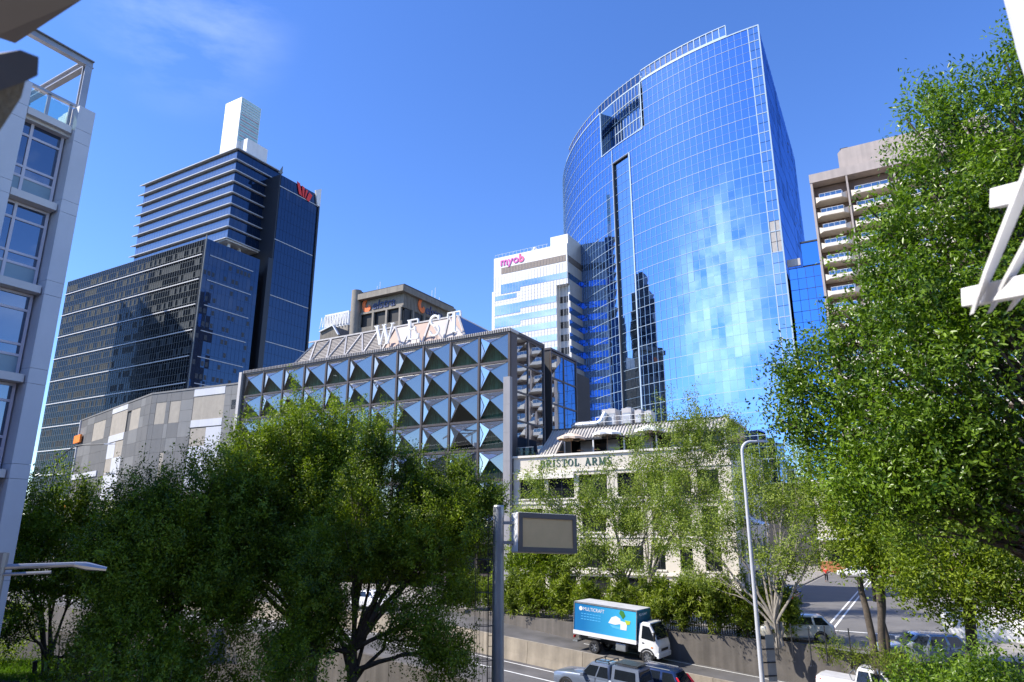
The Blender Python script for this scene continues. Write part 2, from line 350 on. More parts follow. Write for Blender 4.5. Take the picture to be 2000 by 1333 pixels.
# ================================================================== letters
def stroke(m, a, b, wd, y0, y1):
    a, b = Vector((a[0], 0, a[1])), Vector((b[0], 0, b[1])); t = (b-a).normalized(); q = Vector((t.z, 0, -t.x))*wd/2
    m.prism([(p.x, y0, p.z) for p in (a-q, a+q, b+q, b-q)], (0, y1-y0, 0))
def arc(m, c, rx, rz, a0, a1, w0, w1, y0, y1, n=10):
    pts = []
    for i in range(n+1):
        t = i/n; a = math.radians(a0+(a1-a0)*t); pts.append((c[0]+rx*math.cos(a), c[1]+rz*math.sin(a), w0+(w1-w0)*(math.sin(math.pi*t))))
    for p, q in zip(pts[:-1], pts[1:]):
        d = Vector((q[0]-p[0], 0, q[1]-p[1])); e = d.normalized()*.012
        stroke(m, (p[0]-e.x, p[1]-e.z), (q[0]+e.x, q[1]+e.z), (p[2]+q[2])/2, y0, y1)
GLY = {
 'W': ([(.0,1,.28,0,.13),(.28,0,.50,.86,.05),(.46,1,.74,0,.13),(.74,0,1.0,1,.05),(-.12,.98,.14,.98,.045),(.36,.98,.60,.98,.045),(.9,.98,1.1,.98,.045)], [], 1.05),
 'E': ([(.12,0,.12,1,.14),(0,.975,.62,.975,.05),(0,.025,.66,.025,.05),(.12,.52,.46,.52,.05),(.60,.975,.63,.76,.05),(.64,.025,.68,.26,.05),(.46,.42,.46,.62,.05)], [], .68),
 'S': ([(.54,.98,.55,.74,.05),(.04,.02,.03,.28,.05)], [((.30,.745),.235,.235,20,250,.05,.11),((.30,.26),.26,.245,100,-160,.12,.05)], .6),
 'T': ([(.36,0,.36,1,.14),(0,.975,.72,.975,.05),(.02,.975,.0,.74,.05),(.70,.975,.72,.74,.05),(.2,.025,.52,.025,.05)], [], .72),
 'B': ([(.14,0,.14,1,.2),(0,.96,.4,.96,.08),(0,.04,.42,.04,.08),(.14,.53,.4,.53,.07)], [((.38,.745),.2,.215,90,-90,.08,.18),((.40,.285),.24,.245,90,-90,.08,.2)], .72),
 'R': ([(.14,0,.14,1,.2),(0,.96,.4,.96,.08),(0,.04,.3,.04,.08),(.14,.5,.4,.5,.07),(.36,.5,.64,.04,.19),(.52,.04,.8,.04,.08)], [((.38,.73),.21,.23,90,-90,.08,.18)], .8),
 'I': ([(.17,0,.17,1,.2),(0,.96,.34,.96,.08),(0,.04,.34,.04,.08)], [], .34),
 'O': ([], [((.40,.5),.33,.46,0,180,.19,.07),((.40,.5),.33,.46,180,360,.19,.07)], .8),
 'L': ([(.14,0,.14,1,.2),(0,.96,.3,.96,.08),(0,.04,.58,.04,.08),(.56,.04,.6,.34,.08)], [], .62),
 'A': ([(.08,0,.38,1,.07),(.38,1,.68,0,.2),(.2,.34,.56,.34,.07),(-.04,.04,.22,.04,.08),(.54,.04,.84,.04,.08)], [], .82),
 'M': ([(.1,0,.1,1,.09),(.1,1,.46,.05,.2),(.46,.05,.8,1,.07),(.82,0,.82,1,.2),(-.04,.04,.24,.04,.08),(.66,.04,.98,.04,.08),(-.04,.96,.2,.96,.08),(.78,.96,.98,.96,.08)], [], .98)}
def glyph(ch, h, dep, slab=1.):
    st, ar, adv = GLY[ch]; m = MB()
    for x0, z0, x1, z1, wd in st: stroke(m, (x0*h, z0*h), (x1*h, z1*h), wd*h*slab, -dep, 0)
    for c, rx, rz, a0, a1, w0, w1 in ar: arc(m, (c[0]*h, c[1]*h), rx*h, rz*h, a0, a1, w0*h*slab, w1*h*slab, -dep, 0)
    return m, adv*h
def text_mesh(body, size, depth, mat_, shear=0, offset=0., spacing=1.):
    c = bpy.data.curves.new('text', 'FONT'); c.body = body; c.size = size; c.extrude = depth/2; c.shear = shear; c.offset = offset; c.space_character = spacing
    c.resolution_u = 4
    o = bpy.data.objects.new('text', c); COL.objects.link(o); bpy.context.view_layer.update()
    me = bpy.data.meshes.new_from_object(o.evaluated_get(bpy.context.evaluated_depsgraph_get()))
    bpy.data.objects.remove(o); bpy.data.curves.remove(c)
    me.transform(Matrix.Rotation(math.pi/2, 4, 'X')); me.materials.clear(); me.materials.append(mat_); return me

# ================================================================== HOTEL with faceted windows
mat('bronze_frame', (.085, .068, .062), .42, metal=.35, var=.1, scale=2)
mat('hotel_wall', (.04, .04, .045), .8, var=.1)
mat('dark_room', (.03, .034, .032), .9, var=.2, scale=.6)  # near-black colour paints the gloom of unlit rooms behind the windows
mat('curtain', (.20, .36, .27), .8, var=.3, scale=1.2)
mat('pale_stone', (.50, .475, .46), .7, var=.08, scale=.6, bump=.05, streak=.15)
mat('pier_stone', (.30, .29, .30), .7, var=.08, scale=.6, streak=.15)
mat('louvre_grey', (.30, .27, .25), .6, var=.12, scale=2)
mat('louvre_pale', (.36, .32, .30), .6, var=.12, scale=.8)
mat('screen_pale', (.30, .20, .155), .5, var=.12, scale=.5)
mirror('hotel_glass', (.84, .86, .86), .012, wave=.004, wscale=.6, share=.34, dark=(.075, .08, .088))
clear_glass('hotel_pane', (.80, .93, .88), share=.10, refl=(.9, .97, 1))
mirror('hotel_side_glass', (.62, .72, .88), .01, wave=.006, wscale=.33, share=.48)
hotel = thing('hotel_building', 'dark hotel with rows of faceted pyramid glass windows and WEST sign', 'building', HO, -30)
BAY, RH, NB, NR = 44.55/11, 3.3, 11, 8
XL, ZT = -44.6, 29.5
bx('wall', M['dark_room'], hotel, XL+.3, -.3, 1.6, 8.2, 0, 29.3)
bx('rear_wing', M['hotel_wall'], hotel, XL+.5, -1.6, 8.2, 26, 0, 29.1)
bx('corner_wing', M['hotel_wall'], hotel, -12, -.12, 10.1, 17.8, 0, 29.7)
for i in range(NB+1):
    x = XL+i*BAY; bx('mullion', M['bronze_frame'], hotel, x-.13, x+.13, -.16, 1.55, 0, ZT)
for k_ in range(NR+1):
    z = ZT-k_*RH; bx('transom', M['bronze_frame'], hotel, XL+.14, -.14, -.12, 1.5, z-.12, z+.12)
mb = MB().box(XL-.2, .18, -.25, 1.7, ZT+.13, ZT+.5)
mb.build('parapet_cap', M['pale_stone'], hotel)
rb = MB()
for i in range(150): rb.box(XL+.3*i, XL+.3*i+.11, -.31, -.26, ZT+.15, ZT+.48)
rb.build('parapet_ribs', M['bronze_frame'], hotel)
# a pyramid window: four facets meeting at a point pushed out from the wall
w2, h_ = BAY/2-.14, RH-.25
apex = Vector((0, -.85, h_*.66)); TL, TR_, BL, BR = Vector((-w2, 0, h_)), Vector((w2, 0, h_)), Vector((-w2, 0, 0)), Vector((w2, 0, 0))
def facet(a, b, c, mt, nm): return MB().tri(a, b, c).mesh(nm, mt)
fac = [facet(BL, BR, apex, M['hotel_pane'], 'lower_pane'), facet(TL, apex, TR_, M['hotel_glass'], 'upper_pane'), facet(BL, apex, TL, M['hotel_glass'], 'left_pane'), facet(BR, TR_, apex, M['hotel_glass'], 'right_pane')]
sm = MB()
for p in (TL, TR_, BL, BR): sm.bar(p, apex+Vector((0, -.012, 0)), .045, .045)
seam = sm.mesh('window', M['bronze_frame'])
cm = MB(); n_f = 40; cv = []
for i in range(n_f+1):
    x = -w2+.03+(2*w2-.06)*i/n_f; y = .55+.10*math.sin(i*1.9)+.05*math.sin(i*.8); cv.append((x, y))
for (xa, ya), (xb, yb) in zip(cv[:-1], cv[1:]): cm.quad((xa, ya, .02), (xb, yb, .02), (xb, yb, h_-.05), (xa, ya, h_-.05))
curt = cm.mesh('curtain', M['curtain'], smooth=60)
for k_ in range(NR-1):
    for i in range(NB):
        wn = link('window', seam, hotel, (XL+(i+.5)*BAY, -.05, ZT-(k_+1)*RH+.125))
        for me, nm in zip(fac, ('lower_pane', 'upper_pane', 'side_pane', 'side_pane')):
            o = link(nm, me, wn); o.rotation_euler = (random.uniform(-.006, .006), random.uniform(-.003, .003), random.uniform(-.006, .006))
        if random.random() < .9: link('curtain', curt, wn, (0, 0, 0))
# side glazing facing the cross street
for (y0, y1, nc, zt) in ((.15, 8.2, 2, 29.5), (10.2, 17.7, 2, 29.5)):
    for c in range(nc+1):
        y = y0+(y1-y0)*c/nc; bx('side_mullion', M['bronze_frame'], hotel, -.1, .12 if c in (0, nc) else .06, y-.1, y+.1, 0, zt+.2)
    for k_ in range(9):
        z = zt-k_*RH
        if z < 1: break
        for c in range(nc):
            a, b = y0+(y1-y0)*c/nc+.1, y0+(y1-y0)*(c+1)/nc-.1
            bx('side_transom', M['bronze_frame'], hotel, -.08, .07, a, b, z-.1, z+.1)
            if z-RH > 0: 
                mm = MB(); j = random.uniform(-.02, .02); q = random.uniform(-.015, .015)
                mm.hexa([(-.02+j, a, z-RH+.1), (-.02-j, b, z-RH+.1), (-.07-j, b, z-RH+.1), (-.07+j, a, z-RH+.1)], [(-.02+q, a, z-.1), (-.02-q, b, z-.1), (-.07-q, b, z-.1), (-.07+q, a, z-.1)])
                mm.build('side_pane', M['hotel_side_glass'], hotel)
bx('side_cap', M['bronze_frame'], hotel, -1.2, .16, 10.0, 17.9, 29.72, 30.0)
bx('side_cap', M['bronze_frame'], hotel, -1.2, .16, 1.75, 8.3, 29.62, 29.98)
for z in range(8): bx('pier_block', M['pier_stone'], hotel, -.42, .42, -.75, -.2, 24.2-3.1*(z+1)+.012, 24.2-3.1*z)
bx('end_pier', M['pale_stone'], hotel, XL-.75, XL-.22, -.5, 1.5, 0, 29.8)
# sloping roof screen made of triangles, with the big letters in front
def SP(u, t): return Vector((-37.6+29.9*u+(.25-3.2*u)*t*1.0, 2.4+2.6*t, 30.5+4.0*t))
bx('roof_deck', M['louvre_grey'], hotel, XL+.3, -.4, 1.75, 8.2, 29.32, 29.6)
NT = 9
for i in range(NT):
    ua, ub, um = i/NT, (i+1)/NT, (i+.5)/NT; pale = i >= 5
    for tri_, kind_ in (((SP(ua, 0), SP(ub, 0), SP(um, 1)), 0), ((SP(um, 1), SP(ub, 0), SP(min(1, um+1/NT), 1)), 1)):
        m = MB(); c_ = sum(tri_, Vector())/3; q = [c_+(p-c_)*.97 for p in tri_]; m.prism(q, (0, .12, -.08))
        m.build('screen_panel', M['screen_pale' if pale and (i+kind_) % 2 else ('louvre_pale' if pale else 'louvre_grey')], hotel)
    if not pale:
        lv = MB()
        for j in range(1, 15):
            t = j/15.; a, b = SP(ua+(um-ua)*t, t), SP(ub-(ub-um)*t, t); lv.bar(a+Vector((0, -.05, .0)), b+Vector((0, -.05, 0)), .05, .07)
            a, b = SP(um-(um-ub)*(1-t)*1.0, t), SP(min(1, ub+(um+1/NT-ub)*t), t); lv.bar(a+Vector((0, -.05, 0)), b+Vector((0, -.05, 0)), .05, .07)
        lv.build('louvre', M['bronze_frame'], hotel)
for i in range(NT):
    MB().bar(SP(i/NT, 0)+Vector((0, -.12, .02)), SP((i+.5)/NT, 1)+Vector((0, -.12, .02)), .20, .16).build('screen_bar', M['pale_stone'], hotel)
    MB().bar(SP((i+.5)/NT, 1)+Vector((0, -.12, .02)), SP((i+1)/NT, 0)+Vector((0, -.12, .02)), .20, .16).build('screen_bar', M['pale_stone'], hotel)
for a, b in ((SP(0, 0), SP(1, 0)), (SP(.0, 1), SP(1, 1)), (SP(1, 0), SP(1, 1))): MB().bar(a+Vector((0, -.1, 0)), b+Vector((0, -.1, 0)), .22, .2).build('screen_rail', M['pale_stone'], hotel)
hipm = MB(); A_, B_, C_ = SP(1, 0), SP(1, 1), Vector((-3.4, 7.6, 30.2)); hipm.prism([A_+Vector((.1,.1,0)), C_, Vector((-10.8, 8.0, 34.4)), B_+Vector((.1,.1,0))], (-.1, .1, -.1)); hipm.build('screen_end_glass', M['hotel_side_glass'], hotel)
MB().bar(B_, C_, .16, .16).build('screen_rail', M['grey_metal'], hotel)
bk = MB().box(-37, -11, 5.3, 8.0, 29.6, 34.2); bk.build('plant_housing', M['louvre_grey'], hotel)
for ch, x in zip('WEST', (-21.4, -16.2, -12.7, -9.9)):
    m, adv = glyph(ch, 2.7, .28); m.build('sign_letter', M['white_paint'], hotel, loc=(x, 1.75, 31.15))
for x in (-20.6, -19.2, -15.8, -14.8, -12.4, -11.6, -9.1): MB().tube([(x, 1.75, 29.7), (x, 1.75, 31.3)], .035, 6).build('sign_post', M['dark_metal'], hotel)

# ================================================================== BRISTOL ARMS
mat('cream_render', (.66, .60, .50), .8, var=.07, scale=.7, bump=.08, streak=.12)
mat('cream_trim', (.74, .69, .60), .75, var=.06, scale=.9)
mat('sign_green', (.03, .085, .06), .5, var=.1)
mat('seam_roof', (.46, .43, .39), .5, metal=.1, var=.08, scale=1, streak=.2)
mat('canvas', (.66, .52, .40), .85, var=.12, scale=3)
mat('canvas_white', (.82, .80, .77), .85, var=.06, scale=3)
mat('dark_window', (.012, .014, .016), .08, var=.2, scale=.5)
mat('timber', (.22, .13, .07), .6, var=.25, scale=4)
clear_glass('balustrade_glass', (.72, .88, .84), share=.14)
bri = thing('pub_building', 'cream rendered pub with BRISTOL ARMS lettering and roof terrace', 'building', HG(0, 0), -30)
holes = []
BX0, BX1 = .45, 23.4
cols = [(1.2, 4.2), (4.6, 7.6), (8.1, 11.2), (12.3, 14.9), (15.4, 17.0), (17.9, 19.6), (20.2, 22.2)]
for a, b in cols:
    holes += [(a, b, 10.9, 13.2), (a+.25, b-.25, 7.6, 9.9), (a+.25, b-.25, 4.2, 6.3), (a, b, TZ+.3, 3.4)]
wm = wall_mesh(BX0, BX1, TZ-.4, 15.2, 0, .45, holes); wm.build('wall', M['cream_render'], bri)
bx('interior', M['dark_room'], bri, BX0+.1, BX1-.3, 1.4, 15.6, TZ-.4, 15.0)
for hx0, hx1, hz0, hz1 in holes:
    fm = MB(); t = .07
    fm.box(hx0, hx0+t, .2, .3, hz0, hz1); fm.box(hx1-t, hx1, .2, .3, hz0, hz1); fm.box(hx0+t, hx1-t, .2, .3, hz1-t, hz1); fm.box(hx0+t, hx1-t, .2, .3, hz0, hz0+t)
    fm.box((hx0+hx1)/2-.03, (hx0+hx1)/2+.03, .21, .29, hz0+t, hz1-t)
    f_ = fm.build('window', M['dark_metal'], bri)
    MB().box(hx0+t, hx1-t, .245, .255, hz0+t, hz1-t).build('pane', M['dark_window'], f_)
    if hz0 > 4: MB().box(hx0-.12, hx1+.12, -.16, .2, hz0-.14, hz0-.003).build('sill', M['cream_trim'], bri)
# side wall to the street, windows with black awnings
sh = [(1.5+i*2.6, 3.3+i*2.6, z, z+1.9) for i in range(5) for z in (TZ+.5, 5.0, 8.2, 11.0)]
sw = wall_mesh(.46, 15.6, TZ-.4, 15.2, 0, .4, sh).build('side_wall', M['cream_render'], bri, loc=(BX1, 0, 0)); sw.rotation_euler = (0, 0, math.pi/2)
for a, b, c, d in sh:
    o = MB().box(a, b, .2, .26, c, d).build('side_window', M['dark_window'], bri, loc=(BX1, 0, 0)); o.rotation_euler = (0, 0, math.pi/2)
for z, h2, pr in ((15.2, .22, .18), (13.55, .14, .10), (10.35, .22, .12), (7.05, .2, .1), (3.65, .3, .16)):
    bx('cornice', M['cream_trim'], bri, BX0-.05, BX1+pr, -pr, .02 if z < 15 else .5, z, z+h2)
bx('awning_band', M['cream_trim'], bri, 1.15, 7.7, -.35, -.105, 12.9, 13.5)
aw = MB().prism([(23.6, 2, 9.0), (25.2, 2, 8.3), (25.2, 2, 8.2), (23.6, 2, 8.9)], (0, 4, 0)); aw.build('awning', M['white_metal'], bri)
x = 3.75
for ch in 'BRISTOL ARMS':
    if ch == ' ': x += .55; continue
    m, adv = glyph(ch, .74, .06); m.build('sign_letter', M['sign_green'], bri, loc=(x, -.003, 14.12)); x += adv+.17
bx('terrace_deck', M['paving'], bri, BX0, BX1-.4, .5, 15.6, 14.95, 15.1)
for i in range(1):
    x0 = .6+i*3.2; MB().box(x0, x0+2.1, .42, .44, 15.45, 16.35).build('balustrade_pane', M['balustrade_glass'], bri)
bx('handrail', M['galvanised'], bri, .6, 2.7, .39, .47, 16.36, 16.40)
# mansard roof in standing seam metal, cut open over the terrace
def MR(x, t): return Vector((x, 1.1+3.4*t, 15.3+3.3*t))
m = MB()
m.prism([MR(2.6, 0), MR(5.0, 0), MR(5.0, .62), MR(5.0, 1), MR(3.1, 1)], (0, .1, -.1)); m.build('roof', M['seam_roof'], bri)
m = MB(); m.prism([MR(5.0, .62), MR(22.6, .62), MR(22.6, 1), MR(5.0, 1)], (0, .1, -.1)); m.build('roof', M['seam_roof'], bri)
for i in range(56):
    x = 2.75+i*.36
    t0 = 0 if x < 5.0 else .62; t1 = 1 if x > 3.1 else max(.1, (x-2.6)/.5)
    if x < 5: m = MB().bar(MR(x, t0)+Vector((0, -.04, .04)), MR(x, t1)+Vector((0, -.04, .04)), .09, .1)
    else: m = MB().bar(MR(x, t0)+Vector((0, -.04, .04)), MR(x, 1)+Vector((0, -.04, .04)), .09, .1)
    m.build('roof_seam', M['seam_roof'], bri)
bx('roof_top', M['seam_roof'], bri, 3.1, 22.6, 4.5, 13, 18.35, 18.58); bx('roof_edge', M['dark_metal'], bri, 3.0, 22.7, 4.35, 4.6, 18.6, 18.72)
bx('roof_fascia', M['dark_metal'], bri, 5.0, 22.6, 3.05, 3.3, 17.1, 17.32)
bx('penthouse_wall', M['dark_window'], bri, 5.0, 22.5, 5.0, 12, 15.1, 18.3)
for x in (5.1, 8.5, 12, 15.5, 19, 22.4): bx('terrace_post', M['white_metal'], bri, x-.07, x+.07, 3.1, 3.24, 15.1, 17.1)
for x0 in (6.2, 9.3, 13, 16.4): bx('sliding_door', M['grey_metal'], bri, x0, x0+1.5, 4.95, 4.995, 15.1, 17.2)
gable = MB(); gable.prism([MR(2.6, 0), MR(3.1, 1), Vector((3.1, 12, 18.6)), Vector((2.6, 12, 15.3))], (.05, 0, -.05)); gable.build('gable', M['dark_metal'], bri)
# things on the terrace
def umbrella(x, y, r, h, mt, label):
    t = thing('patio_umbrella', label, 'umbrella', HG(x, y, 15.1), 10, 'patio umbrellas on the pub terrace')
    MB().tube([(0, 0, .12), (0, 0, h+.5)], .035, 8).build('pole', M['timber'], t); MB().lathe([(0, 0), (.32, 0), (.32, .08), (.06, .14), (0, .14)], n=12).build('base', M['dark_metal'], t)
    m = MB(); n = 8; top = Vector((0, 0, h+.55)); rim = [Vector((r*math.cos(a), r*math.sin(a), h)) for a in [2*math.pi*i/n for i in range(n)]]
    for i in range(n):
        a, b = rim[i], rim[(i+1) % n]; mid = (a+b)/2*.94; mid.z = h+.06; c2 = (a+top)/2+Vector((0, 0, .05)); d2 = (b+top)/2+Vector((0, 0, .05))
        m.quad(a, mid, d2*.5+c2*.5, c2); m.quad(mid, b, d2, d2*.5+c2*.5); m.tri(c2, d2, top)
        m.quad(a, a-Vector((0, 0, .24)), mid-Vector((0, 0, .2)), mid); m.quad(mid, mid-Vector((0, 0, .2)), b-Vector((0, 0, .24)), b)
    m.build('canopy', mt, t)
    for i in range(n): MB().tube([rim[i]*.98, Vector((0, 0, h+.5))], .012, 4).build('rib', M['timber'], t)
umbrella(6.55, 1.75, 1.55, 2.15, M['canvas'], 'tan patio umbrella over the left end of the pub terrace')
umbrella(10.6, 2.0, 1.6, 2.35, M['canvas_white'], 'pale fringed patio umbrella in the middle of the pub terrace')
umbrella(15.2, 2.0, 1.6, 2.4, M['canvas_white'], 'white patio umbrella half hidden behind the treetop on the terrace')
for x, y, lb in ((5.4, 1.5, 'small dark terrace table left of the tan umbrella'), (7.7, 1.5, 'small round terrace table right of the tan umbrella'), (9.6, 1.5, 'small round terrace table under the pale fringed umbrella')):
    t = thing('terrace_table', lb, 'table', HG(x, y, 15.1), 0, 'small tables on the pub terrace')
    MB().lathe([(0, .70), (.36, .70), (.36, .74), (0, .74)], n=14).build('table_top', M['timber'], t); MB().tube([(0, 0, .03), (0, 0, .7)], .03, 6).build('pedestal', M['dark_metal'], t)
    MB().lathe([(0, 0), (.22, 0), (.2, .03), (0, .04)], n=12).build('foot', M['dark_metal'], t)
def palm(loc, name, label, cat, n, L, zb):
    t = thing(name, label, cat, loc); MB().lathe([(0, 0), (.2, 0), (.26, zb), (.22, zb), (0, zb-.05)], n=12).build('pot', M['dark_metal'], t); m = MB()
    for i in range(n):
        a = i*2.4; pts = []; 
        for j in range(6): u = j/5; pts.append(Vector((math.cos(a)*L*u*.8, math.sin(a)*L*u*.8, zb+L*(u*1.1-.75*u*u))))
        d = Vector((-math.sin(a), math.cos(a), 0))
        for j in range(5):
            for s_ in (-1, 1):
                for q in (0, .5):
                    p = pts[j].lerp(pts[j+1], q); e = p+d*s_*L*.24*(1-j/7)+(pts[j+1]-pts[j])*.6-Vector((0, 0, .05)); f = p+(pts[j+1]-pts[j])*.16
                    m.tri(p, e, f)
    o = m.build('fronds', M['fig_leaf_near'], t)
    a = o.data.attributes.new('tint', 'FLOAT', 'POINT'); a.data.foreach_set('value', RNG.uniform(.4, 1, len(o.data.vertices)))
palm(HG(1.7, 1.0, 15.1), 'potted_palm', 'small green palm in a pot at the left end of the pub terrace', 'plant', 11, 1.1, .4)
palm(HG(11.9, 1.2, 15.1), 'potted_shrub', 'leafy potted plant beside the terrace doors', 'plant', 16, .9, .45)
# plant on the roof
def hvac(x, y, wd, dp, h, z, label):
    t = thing('rooftop_air_unit', label, 'air conditioner', HG(x, y, z), -30, 'air units on the pub roof')
    MB().box(0, wd, 0, dp, .15, h).build('casing', M['pale_stone'], t, bevel=.03); MB().box(.1, wd-.1, -.03, -.004, .35, h-.5).build('grille', M['grey_metal'], t)
    gm = MB(); [gm.box(.12, wd-.12, -.05, -.031, .4+i*.12, .45+i*.12) for i in range(int((h-1)/.12))]; gm.build('louvre', M['white_metal'], t)
    MB().box(.1, wd-.1, .1, dp-.1, 0, .15).build('plinth', M['dark_metal'], t); MB().lathe([(0, h), (.35, h), (.35, h+.15), (.3, h+.18), (0, h+.18)], n=14, at=(wd/2, dp/2, 0)).build('fan_cowl', M['grey_metal'], t)
hvac(8.6, 5.6, 1.6, 1.6, 2.1, 18.58, 'large cream air unit above the duct on the pub roof')
hvac(11.0, 5.4, 1.1, 1.4, 2.0, 18.58, 'cream air unit second from the duct on the pub roof')
hvac(12.4, 5.6, .8, 1.2, 1.7, 18.58, 'narrow cream air unit right of the larger ones on the pub roof')
hvac(13.5, 5.6, .8, 1.2, 1.5, 18.58, 'smallest cream air unit at the right end of the row on the pub roof')
t = thing('roof_duct', 'silver sheet metal duct lying along the pub roof', 'duct', HG(5.2, 5.0, 18.6), -30)
MB().tube([(0, 0, .3), (.4, 0, .42), (3.2, 0, .42)], [.28, .4, .4], 12).build('duct_run', M['galvanised'], t, smooth=40)
for i in range(4): MB().lathe([(.41, 0), (.45, 0), (.45, .06), (.41, .06)], 'x', 14, (.6+i*.8, 0, .42)).build('flange', M['galvanised'], t)
MB().tube([(3.2, 0, .42), (3.6, .1, .7), (3.9, .4, 1.6)], [.4, .4, .34], 12).build('elbow', M['galvanised'], t, smooth=40)
t = thing('roof_guard_rail', 'white pipe guard rail round the roof plant', 'railing', HG(8.2, 4.7, 18.6), -30)
for i in range(7): MB().tube([(i*1.0, 0, 0), (i*1.0, 0, 1.1)], .03, 6).build('post', M['white_paint'], t)
for z in (.55, 1.1): MB().tube([(0, 0, z), (6, 0, z)], .025, 6).build('rail', M['white_paint'], t)
# ================================================================== CURVED GLASS TOWER
mirror('tower_glass', (.40, .59, .95), .012, share=.90, var=.10, dark=(.004, .012, .03), wave=.0035, wscale=.45, fres=False)
mirror('tower_glass_pale', (.62, .76, .90), .02, share=.80, var=.10, dark=(.02, .03, .04), wave=.003, fres=False)
mirror('tower_glass_dark', (.20, .30, .42), .03, share=.7, dark=(.003, .005, .01), wave=.003, fres=False)
mirror('tower_side_glass', (.14, .32, .72), .02, share=.8, dark=(.004, .010, .03), wave=.006, fres=False)
mat('mullion_pale', (.20, .36, .60), .6, var=.06)
mat('mullion_white', (.36, .47, .60), .6, var=.05)
mat('patterned_panel', (.40, .37, .34), .5, var=.1)
clear_glass('parapet_glass', (.86, .92, .96), share=.22)
TC = Vector((89.49, 186.24, 0)); TR = 73.93; TZT = 111.0
tower = thing('glass_tower', 'tall curved tower clad in mirror blue glass with a white mullion grid', 'building', (TC.x, TC.y, 0))
def TP(phi, r_, z): a = math.radians(phi); return Vector((r_*math.cos(a), r_*math.sin(a), z))
DPH = 1.13; PH0 = 238.1
zl = [111.0, 109.3, 107.5]; z = 107.5
while z > 16: z -= 2.185; zl.append(z)
NC = 60
def region(ph, zc):
    if 205.5 < ph < 217.2 and zc > 98.5: return 'notch'
    if 209.0 < ph < 213.65 and zc < 94: return 'slot'
    return 'face'
unit = {}
panes = []
for c in range(NC):
    pa, pb = PH0-c*DPH, PH0-(c+1)*DPH; pm = (pa+pb)/2
    for k_ in range(len(zl)-1):
        zt, zb = zl[k_], zl[k_+1]; zc = (zt+zb)/2; rg = region(pm, zc)
        r_ = TR if rg == 'face' else (TR-.35 if rg == 'slot' else None)
        if r_ is None: continue
        cw = TP(pm, r_, zc)+Vector((TC.x, TC.y, 0)); x, y, wv = proj(cw)
        nrm = TP(pm, 1, 0); view = (Vector((0, 0, HC))-cw).normalized(); area = max(0, nrm.dot(view))/wv**2*(zt-zb)
        vis = view.dot(nrm) > .02 and y < 860 and x < 1700
        panes.append((area if vis else 0, pa, pb, zb, zt, r_, rg))
panes.sort(key=lambda q: -q[0])
hw = TR*math.sin(math.radians(DPH/2))-.03
def pane_mesh(hh):
    key = round(hh, 2)
    if key not in unit: unit[key] = MB().box(-hw, hw, -.03, .0, -hh/2+.03, hh/2-.03).mesh('pane', M['tower_glass'])
    return unit[key]
rest = MB(); rest_slot = MB()
for i, (ar, pa, pb, zb, zt, r_, rg) in enumerate(panes):
    pm = (pa+pb)/2; j1, j2 = random.gauss(0, .0008), random.gauss(0, .0008)
    if i < 300 and rg == 'face':
        o = link('pane', pane_mesh(zt-zb), tower, TP(pm, r_*math.cos(math.radians(DPH/2)), (zb+zt)/2)); o.rotation_euler = (j1, 0, math.radians(pm-90)+j2)
        # local +y points inwards? turn so that the outer face looks out
        o.rotation_euler = (j1, 0, math.radians(pm+90)+j2)
    else:
        m = rest if rg == 'face' else rest_slot; e = .02
        a, b = TP(pa-e, r_-.03, 0), TP(pb+e, r_-.03, 0); n_ = TP(pm, 1, 0)
        o1, o2 = j1*1.0, j2*.7
        q = [a+n_*(-o2-o1), b+n_*(o2-o1), b+n_*(o2+o1), a+n_*(-o2+o1)]
        q[0].z = q[1].z = zb+.03; q[2].z = q[3].z = zt-.03; m.quad(*q)
tag(rest.build('glass_panes', M['tower_glass'], tower, fix=False), kind='stuff')
rest_slot.build('slot_glazing', M['tower_glass_pale'], tower, fix=False)
vm = MB(); hm = MB(); hm2 = MB()
def ring_bar(m, p0, p1, r_, z, hh, out, step=DPH):
    n = max(1, int(round(abs(p1-p0)/step))); ph = [p0+(p1-p0)*i/n for i in range(n+1)]
    for a, b in zip(ph[:-1], ph[1:]):
        m.hexa([TP(a, r_-.05, z-hh/2), TP(b, r_-.05, z-hh/2), TP(b, r_+out, z-hh/2), TP(a, r_+out, z-hh/2)], [TP(a, r_-.05, z+hh/2), TP(b, r_-.05, z+hh/2), TP(b, r_+out, z+hh/2), TP(a, r_+out, z+hh/2)])
for c in range(NC+1):
    ph = PH0-c*DPH
    segs = [(16, 111)]
    if 205.5 < ph < 217.2: segs = [(16, 98.5)]
    if 209.0 < ph < 213.65: segs = [(94, 98.5)]
    for z0, z1 in segs:
        e = .026; vm.hexa([TP(ph-e, TR-.05, z0), TP(ph+e, TR-.05, z0), TP(ph+e, TR+.035, z0), TP(ph-e, TR+.035, z0)], [TP(ph-e, TR-.05, z1), TP(ph+e, TR-.05, z1), TP(ph+e, TR+.035, z1), TP(ph-e, TR+.035, z1)])
for k_, z in enumerate(zl):
    major = (k_ % 2 == 0)
    m = hm if major else hm2; hh, out = (.085, .05) if major else (.045, .025)
    if z > 98.5: ring_bar(m, PH0, 217.2, TR, z, hh, out); ring_bar(m, 205.5, PH0-NC*DPH, TR, z, hh, out)
    elif z > 94: ring_bar(m, PH0, PH0-NC*DPH, TR, z, hh, out)
    else:
        ring_bar(m, PH0, 213.65, TR, z, hh, out); ring_bar(m, 209.0, PH0-NC*DPH, TR, z, hh, out); ring_bar(m, 213.65, 209.0, TR-.35, z, hh*.8, out)
vm.build('mullions', M['mullion_pale'], tower); hm.build('floor_transoms', M['mullion_white'], tower); hm2.build('mid_transoms', M['mullion_pale'], tower)
